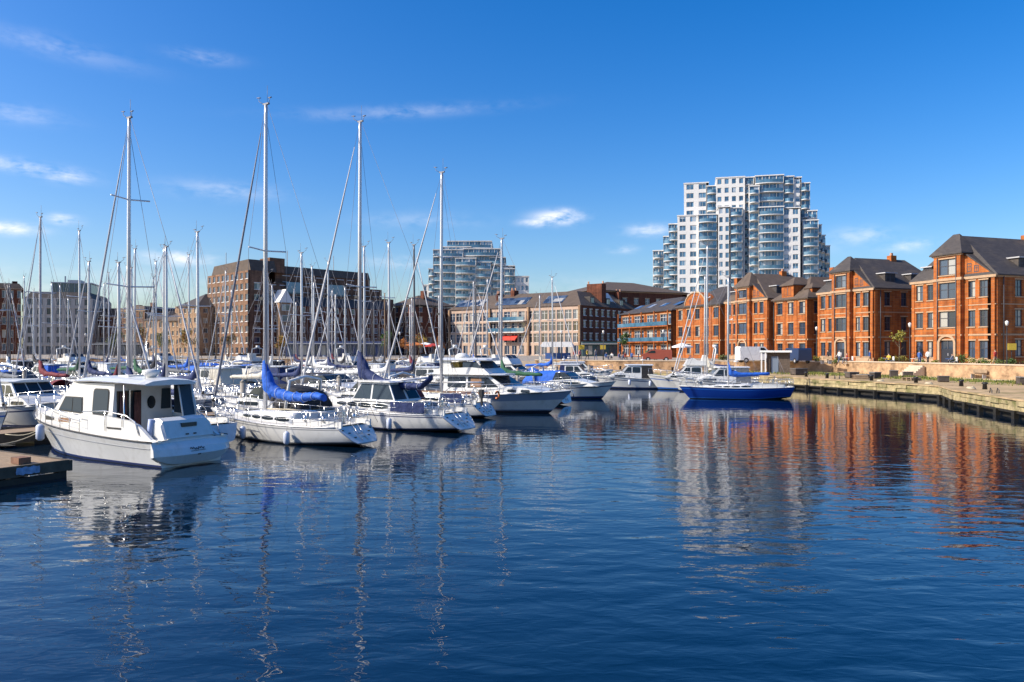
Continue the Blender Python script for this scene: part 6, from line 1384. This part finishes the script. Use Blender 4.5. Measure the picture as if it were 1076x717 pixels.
def tent():
    a = empty('cafe_tent', (X_at(568, 135), 133, PZ), rad(-8)); tag(a, 'white cafe tent standing before the dark side of the warehouse', 'tent')
    MB().side([(-.1, 2.1), (5.6, 2.1), (5.6, 2.4), (5.1, 3.0), (.4, 3.0), (-.1, 2.4)], 0, 3.4).build('canopy', CANV['white'], a)
    me = MB().box(-.05, .05, -.05, .05, 0, 2.1).mesh('post', [m_metal])
    for x in (.1, 2.7, 5.4):
        for y in (.1, 3.2): link('post', me, a, (x, y, 0))
    MB().box(.5, 5, 2.6, 3.2, 0, 1.05).build('counter', CL['blue'], a)
tent()
def hut():
    a = empty('quayside_hut', (X_at(803, 91), 91, 1.0), rad(-20)); tag(a, 'dark quayside hut under overhanging white flat roof behind the blue yacht', 'hut')
    MB().box(.3, 2.9, .2, 2.3, 0, 2.5).build('wall', M('umber_boarding', (.11, .08, .06), .8, var=.4, scale=4), a); MB().box(-.5, 3.1, -.4, 2.6, 2.5, 2.72).build('roof', CANV['white'], a)
    MB().box(.8, 1.6, .15, .19, 0, 2.0).build('door', M('grey_blue_door', (.16, .2, .26), .5), a); me = MB().box(-.08, .08, -.08, .08, 0, 2.5).mesh('post', [m_white])
    for x in (-.3, .15): link('post', me, a, (x, -.25, 0))
hut()
def van(px, d, z, col, label, rz, L=4.6, Hh=2.1):
    r = empty('parked_van', (X_at(px, d), d, z), rz); tag(r, label, 'van')
    b = MB().side([(0, .35), (L, .35), (L, 1.0), (L - .5, 1.15), (L - 1.3, Hh), (.1, Hh), (0, Hh - .2)], -.9, .9, 0, lambda z: 1 - .06 * max(0, z - 1)).build('body', col, r)
    for sd in (1, -1): side_panel(b, [(L - 1.9, 1.2), (L - .75, 1.2), (L - 1.4, Hh - .15), (L - 1.9, Hh - .15)], .9, lambda z: .97, sd, g_glass, 'window', .03)
    screen_panels(b, (L - .5, 1.15), (L - 1.3, Hh), .88, lambda z: 1 - .06 * max(0, z - 1), 1, g_glass)
    for x in (.8, L - .9):
        for sd in (1, -1): w = MB().tube([(x, sd * .72, .33), (x, sd * .93, .33)], .33, 14).build('wheel', g_black, r); MB().tube([(x, sd * .92, .33), (x, sd * .945, .33)], .17, 10).build('rim', m_lead, w)
van(775, 99, PZ, CANV['white'], 'white parked van behind the blue sail cover', rad(5))
van(706, 107, PZ, M('brick_red_paint', (.30, .07, .04), .4), 'reddish parked van beside the glazed balcony house', rad(170), 4.2, 1.7)
van(846, 93, PZ, M('navy_paint', (.02, .04, .10), .3), 'dark blue parked van right of the quayside hut', rad(100), 4.2, 1.9)
# ---- clutter on the lower quay
def crate_stack(px, d, items, label):
    r = empty('crate', (X_at(px, d), d, LQ + .003), RND.uniform(-.4, .4)); tag(r, label, 'crate', 'dark crates on the lower quay'); w, h_, dd = items
    MB().box(0, w, 0, dd, .1, h_).build('box', M('dark_crate_wood', (.07, .055, .045), .8, var=.5, scale=3, rand=.3), r); me = MB().box(0, w, 0, .12, 0, .1).mesh('skid', [g_algw])
    for y in (.05, dd / 2, dd - .17): link('skid', me, r, (0, y, 0))
    MB().box(-.04, w + .04, -.04, dd + .04, h_, h_ + .06).build('lid', M('grey_tarpaulin', (.20, .19, .18), .8, var=.3, scale=3, rand=.4), r)
for a in ((893, 76, (1.0, .55, .9), 'dark crate with grey lid, leftmost on lower quay below second brick house'), (905, 75, (1.5, .35, 1.0), 'wide low dark crate, second from left on lower quay'), (919, 74.5, (.8, .6, .7), 'tall dark crate right of the wide one below brick house gap'),
          (936, 77, (.7, .7, .6), 'dark crate against the wall below gap between brick houses'), (950, 79, (.9, .5, .6), 'dark crate against the wall left of largest brick house'), (987, 67, (.8, .5, .6), 'single dark crate standing alone on grass edge'),
          (836, 84, (1.5, .7, 1.0), 'largest dark crate on the quay right of the blue yacht stern'), (1072, 62, (.8, .6, .8), 'dark crate at right edge of picture on lower quay')): crate_stack(*a)
bol = MB().tube([(0, 0, 0), (0, 0, .35), (0, 0, .42), (0, 0, .5)], [.16, .13, .22, .12], 12)
bm = bol.mesh('bollard', [g_black])
for i, (px, d) in enumerate(((1035, 52.5), (1010, 57), (962, 62.5), (915, 67), (868, 72), (846, 76), (705, 95), (650, 101), (620, 104))):
    o = link('bollard', bm, None, (X_at(px, d) + .3, d + .5, LQ + .13)); tag(o, ['black iron bollard closest to the camera on the right quay edge', 'black iron bollard just before the step in the quay edge', 'black iron bollard below largest brick house', 'black iron bollard below the gap between brick houses', 'black iron bollard right of the quay crates, nearest the blue yacht stern', 'black iron bollard just behind blue yacht stern', 'black iron bollard behind the white flybridge cruiser', 'black iron bollard behind leftmost quay cruiser', 'black iron bollard at left of sandy wall'][i], 'bollard', 'iron bollards along the quay edge')
# ---- lamp posts and signs
def lamp(px, d, label, h=4.2, z=PZ):
    r = empty('street_lamp', (X_at(px, d), d, z)); tag(r, label, 'street lamp', 'street lamps along the promenade')
    MB().tube([(0, 0, 0), (0, 0, .5), (0, 0, h)], [.10, .06, .045], 8).build('pole', g_black, r); MB().tube([(0, 0, h), (0, 0, h + .12), (0, 0, h + .42), (0, 0, h + .55)], [.07, .13, .19, .03], 8).build('lantern', m_frame, r)
for px, d, l in ((634, 121, 'lamp post before dark warehouse side, left of cafe tables'), (697, 117, 'lamp post at right end of the glazed balcony house'), (858, 100, 'lamp post between amber house and second brick house'), (956, 84.5, 'lamp post at left corner of largest brick house'), (1058, 78.5, 'lamp post near right edge beside low hedge'), (590, 122, 'lamp post by the cafe tent'), (520, 128, 'lamp post before cream warehouse front'), (420, 132, 'lamp post before hipped dark brick house'), (300, 136, 'lamp post before the pale gabled bay'), (190, 140, 'lamp post before the tan houses'), (90, 145, 'lamp post before the beige office')): lamp(px, d, l)
def sign(px, d, col, label, h=2.4):
    r = empty('sign_post', (X_at(px, d), d, PZ)); tag(r, label, 'sign'); MB().tube([(0, 0, 0), (0, 0, h)], .04, 6).build('pole', g_black, r); MB().box(-.45, .45, -.03, .03, h - .7, h).xf(Matrix.Translation((0, -.07, 0))).build('panel', col, r)
sign(611, 123, CL['yellow'], 'small yellow sign on post by person in pink top'); sign(633.5, 126, CL['yellow'], 'small yellow sign behind lamp post near cafe tables'); sign(1063, 81, CL['yellow'], 'small yellow sign on post near the right edge')
# ---- shrubs, hedges and trees
LEAF = {n: M('leaf_' + n, c, .6, rand=.15, var=.35, scale=2.2) for n, c in dict(green=(.07, .13, .02), yellow=(.30, .25, .03), olive=(.14, .15, .03), orange=(.38, .14, .02), dark=(.035, .07, .018)).items()}
def foliage(blobs, n, size, mi=2):
    b = MB()
    for k in range(n):
        cx, cy, cz, r = RND.choice(blobs); v = Vector((RND.gauss(0, 1), RND.gauss(0, 1), RND.gauss(0, 1))).normalized() * r * RND.uniform(.45, 1.05) * (1 + .2 * math.sin(k * .37)); c = Vector((cx, cy, cz)) + v; c.z = max(c.z, .02)
        u = Vector((RND.gauss(0, 1), RND.gauss(0, 1), RND.gauss(0, 1))).normalized() * size; w = u.cross(Vector((RND.gauss(0, 1), RND.gauss(0, 1), RND.gauss(0, 1)))).normalized() * size * .6
        b.add([c - u, c + w, c + u, c - w], [(0, 1, 2, 3)], RND.randrange(mi))
    return b
def shrub(px, d, r, cols, label, n=420, wide=1.0, name='shrub', cat='shrub', grp=None, z=PZ):
    o = empty(name, (X_at(px, d), d, z)); tag(o, label, cat, grp); bl = [(RND.uniform(-wide, wide) * r, RND.uniform(-.4, .4) * r, r * RND.uniform(.45, .95), r * RND.uniform(.4, .65)) for _ in range(int(5 * max(1, wide)))]
    foliage(bl, n, .09).build('foliage', [LEAF[c] for c in cols], o); MB().tube([(0, 0, 0), (.05, 0, r * .8)], [.05, .02], 5).build('stem', g_algw, o)
for a in ((1010, 83.5, 1.0, ('green', 'olive'), 'large round green shrub right of the arched black door'), (1031, 82.5, .6, ('green', 'yellow'), 'low yellow green shrub at corner of largest brick house', 380, 2.2), (1050, 81.5, .6, ('green', 'olive'), 'low spreading green hedge under the right side wall', 500, 2.6), (1071, 80, .6, ('olive', 'green'), 'low hedge cut by right edge of picture', 420, 2.2),
          (944, 90, .8, ('yellow', 'olive'), 'yellowish shrub filling gap between the two largest brick houses', 420, 1.6), (930, 91, .6, ('yellow', 'green'), 'small yellow shrub below side wall of second brick house', 300, 1.6), (985, 85, .5, ('yellow', 'olive'), 'small yellow shrub left of arched black door', 240, 1.2), (968, 86, .45, ('yellow', 'green'), 'tiny yellow green shrub between tables left of door', 220, 1.2),
          (835, 98, .9, ('dark', 'green'), 'dark green shrub before amber brick house'), (857, 96, .7, ('green', 'yellow'), 'green and yellow shrub before second brick house', 320, 1.4), (880, 93.5, .5, ('olive', 'green'), 'low olive shrub before tall bay of second brick house', 260, 1.8), (760, 107, .7, ('dark', 'olive'), 'dark shrub behind the tall pale masts'), (688, 120, .7, ('green', 'yellow'), 'green yellow shrub right of cafe tables')): shrub(*a)
def tree(px, d, h, r, cols, label, z=PZ, n=1100):
    o = empty('tree', (X_at(px, d), d, z)); tag(o, label, 'tree', 'small trees planted along the promenade')
    tr = MB().tube([(0, 0, 0), (.05, 0, h * .35), (0, .05, h * .7)], [.12, .09, .04], 6)
    for k in range(6): a = k * 1.05; z0 = h * (.35 + .05 * k); tr.tube([(.02, 0, z0), (math.cos(a) * r * .6, math.sin(a) * r * .6, z0 + r * .6)], [.045, .015], 4)
    tr.build('trunk', g_algw, o); bl = [(RND.uniform(-.7, .7) * r, RND.uniform(-.7, .7) * r, h - r + RND.uniform(-.5, .8) * r, r * RND.uniform(.28, .5)) for _ in range(9)]
    foliage(bl, n, .13).build('crown', [LEAF[c] for c in cols], o)
for a in ((945, 95, 4.4, 1.0, ('yellow', 'olive'), 'thin yellow leaved sapling in the gap between brick houses', PZ, 260), (1064, 88, 4.0, .9, ('yellow', 'olive'), 'thin yellow sapling near side wall at right edge', PZ, 260), (198, 150, 5.5, 1.8, ('orange', 'yellow'), 'orange autumn tree before the tallest tan house'), (172, 150, 5, 1.6, ('olive', 'yellow'), 'yellow green tree before the narrow tan house'), (148, 152, 6, 1.9, ('orange', 'olive'), 'orange and olive tree behind leftmost tall mast'),
          (296, 148, 4.5, 1.5, ('yellow', 'orange'), 'yellow tree below the pale gabled bay'), (406, 146, 5, 1.6, ('green', 'green'), 'bright green tree before the dark side of stepped block'), (428, 150, 4.4, 1.7, ('orange', 'orange'), 'orange leaved tree left of the warehouse'), (440, 153, 4.6, 1.7, ('orange', 'yellow'), 'yellow orange tree between warehouse and dark brick house'), (462, 150, 4.2, 1.5, ('orange', 'orange'), 'deep orange tree at warehouse left corner'),
          (240, 150, 5, 1.6, ('olive', 'orange'), 'olive tree before the sunlit brown block'), (120, 155, 5, 1.7, ('olive', 'dark'), 'dark olive tree right of the beige office'), (655, 140, 4.6, 1.1, ('green', 'dark'), 'narrow green tree by dark wall beside glazed balcony house')): tree(*a)
# hoardings and dark blue shop fronts at the foot of the left blocks
def shopfront(px0, px1, d, label, col):
    x0, x1 = X_at(px0, d), X_at(px1, d); r = empty('shopfront', (x0, d, PZ)); tag(r, label, 'shopfront'); w = x1 - x0
    MB().box(0, w, 0, 3.5, 0, 3.4).build('wall', col, r); n = max(2, int(w / 2.4)); me = MB().box(-.9, .9, 0, .05, .4, 2.5).mesh('window', [m_glass])
    for i in range(n): link('window', me, r, (w * (i + .5) / n, -.06, 0))
    MB().box(-.2, w + .2, -.9, 0, 2.8, 3.0).build('canopy', m_metal, r)
shopfront(300, 408, 168, 'long low dark blue shopfront at foot of stepped brown block', M('navy_boarding', (.03, .05, .14), .6, var=.3, scale=1)); shopfront(100, 150, 190, 'low dark shopfront below the dark brown brick block', M('charcoal_boarding', (.05, .05, .06), .6)); shopfront(612, 650, 178, 'low dark teal shopfront against the warehouse dark side', M('teal_boarding', (.03, .07, .08), .6))

def pallet_stack(px, d, n, label):
    r = empty('pallet_stack', (X_at(px, d), d, LQ + .003), RND.uniform(-.5, .5)); tag(r, label, 'pallets', 'pallet stacks on the lower quay')
    for i in range(n):
        z = i * .15; j = RND.uniform(-.05, .05); b = MB()
        for y in (0, .5, 1.0): b.box(j, 1.2 + j, y, y + .1, z, z + .095)
        for x in lin(0, 1.08, 6): b.box(x + j, x + .12 + j, -.002, 1.102, z + .1, z + .125)
        b.build('pallet', g_wood, r)
pallet_stack(898, 73, 3, 'low stack of wooden pallets before the leftmost dark crate'); pallet_stack(958, 70, 2, 'two wooden pallets lying on the quay below largest brick house')
def rope_coil(px, d, label):
    b = MB(); b.tube([(math.cos(a * .6) * (.35 - .004 * a), math.sin(a * .6) * (.35 - .004 * a), .03 + .004 * a) for a in range(44)], .03, 5)
    tag(b.build('rope_coil', g_line, None, (X_at(px, d), d, LQ + .02)), label, 'rope', 'rope coils on the lower quay')
rope_coil(1020, 55, 'coil of rope near the step in the quay edge'); rope_coil(976, 62, 'coil of rope by the bollard below largest brick house'); rope_coil(925, 67, 'coil of rope below gap between brick houses')
def stairs(px, d, label):
    r = empty('stone_steps', (X_at(px, d), d, LQ), rad(-70)); tag(r, label, 'steps'); b = MB()
    for i in range(6): b.box(-.9, .9, -.3 * (6 - i), -.3 * (5 - i) + .01, 0, .19 * (i + 1))
    b.build('tread', m_cope, r)
stairs(964, 82.2, 'stone steps up the retaining wall below left corner of largest brick house')
for i, (px, d) in enumerate(((868, 92), (1028, 75.2))):
    r = empty('park_bench', (X_at(px, d), d, PZ if i == 0 else LQ), rad(-75)); tag(r, ['wooden bench on promenade before second brick house', 'wooden bench below retaining wall near right edge'][i], 'bench')
    MB().box(-.8, .8, -.22, .22, .42, .47).build('seat', g_wood, r); MB().box(-.8, .8, .20, .25, .55, .9).build('backrest', g_wood, r)
    for x in (-.7, .64): MB().box(x, x + .06, -.2, .24, 0, .42).build('leg', m_metal, r)
def ladder(px, d, label):
    r = empty('quay_ladder', (X_at(px, d), d, 0), rad(75)); tag(r, label, 'ladder', 'iron ladders on the quay edge'); 
    b = MB()
    for y in (-.2, .2): b.tube([(0, y, -.2), (0, y, 1.35), (.25, y, 1.45), (.4, y, 1.15)], .03, 5)
    b.build('rail', g_black, r)
    me = MB().tube([(0, -.2, 0), (0, .2, 0)], .022, 5).mesh('rung', [g_black])
    for i in range(5): link('rung', me, r, (0, 0, .05 + i * .27))
ladder(1046, 48.3, 'iron ladder on the nearest quay edge at right'); ladder(880, 70.5, 'iron ladder on the quay edge right of blue yacht')
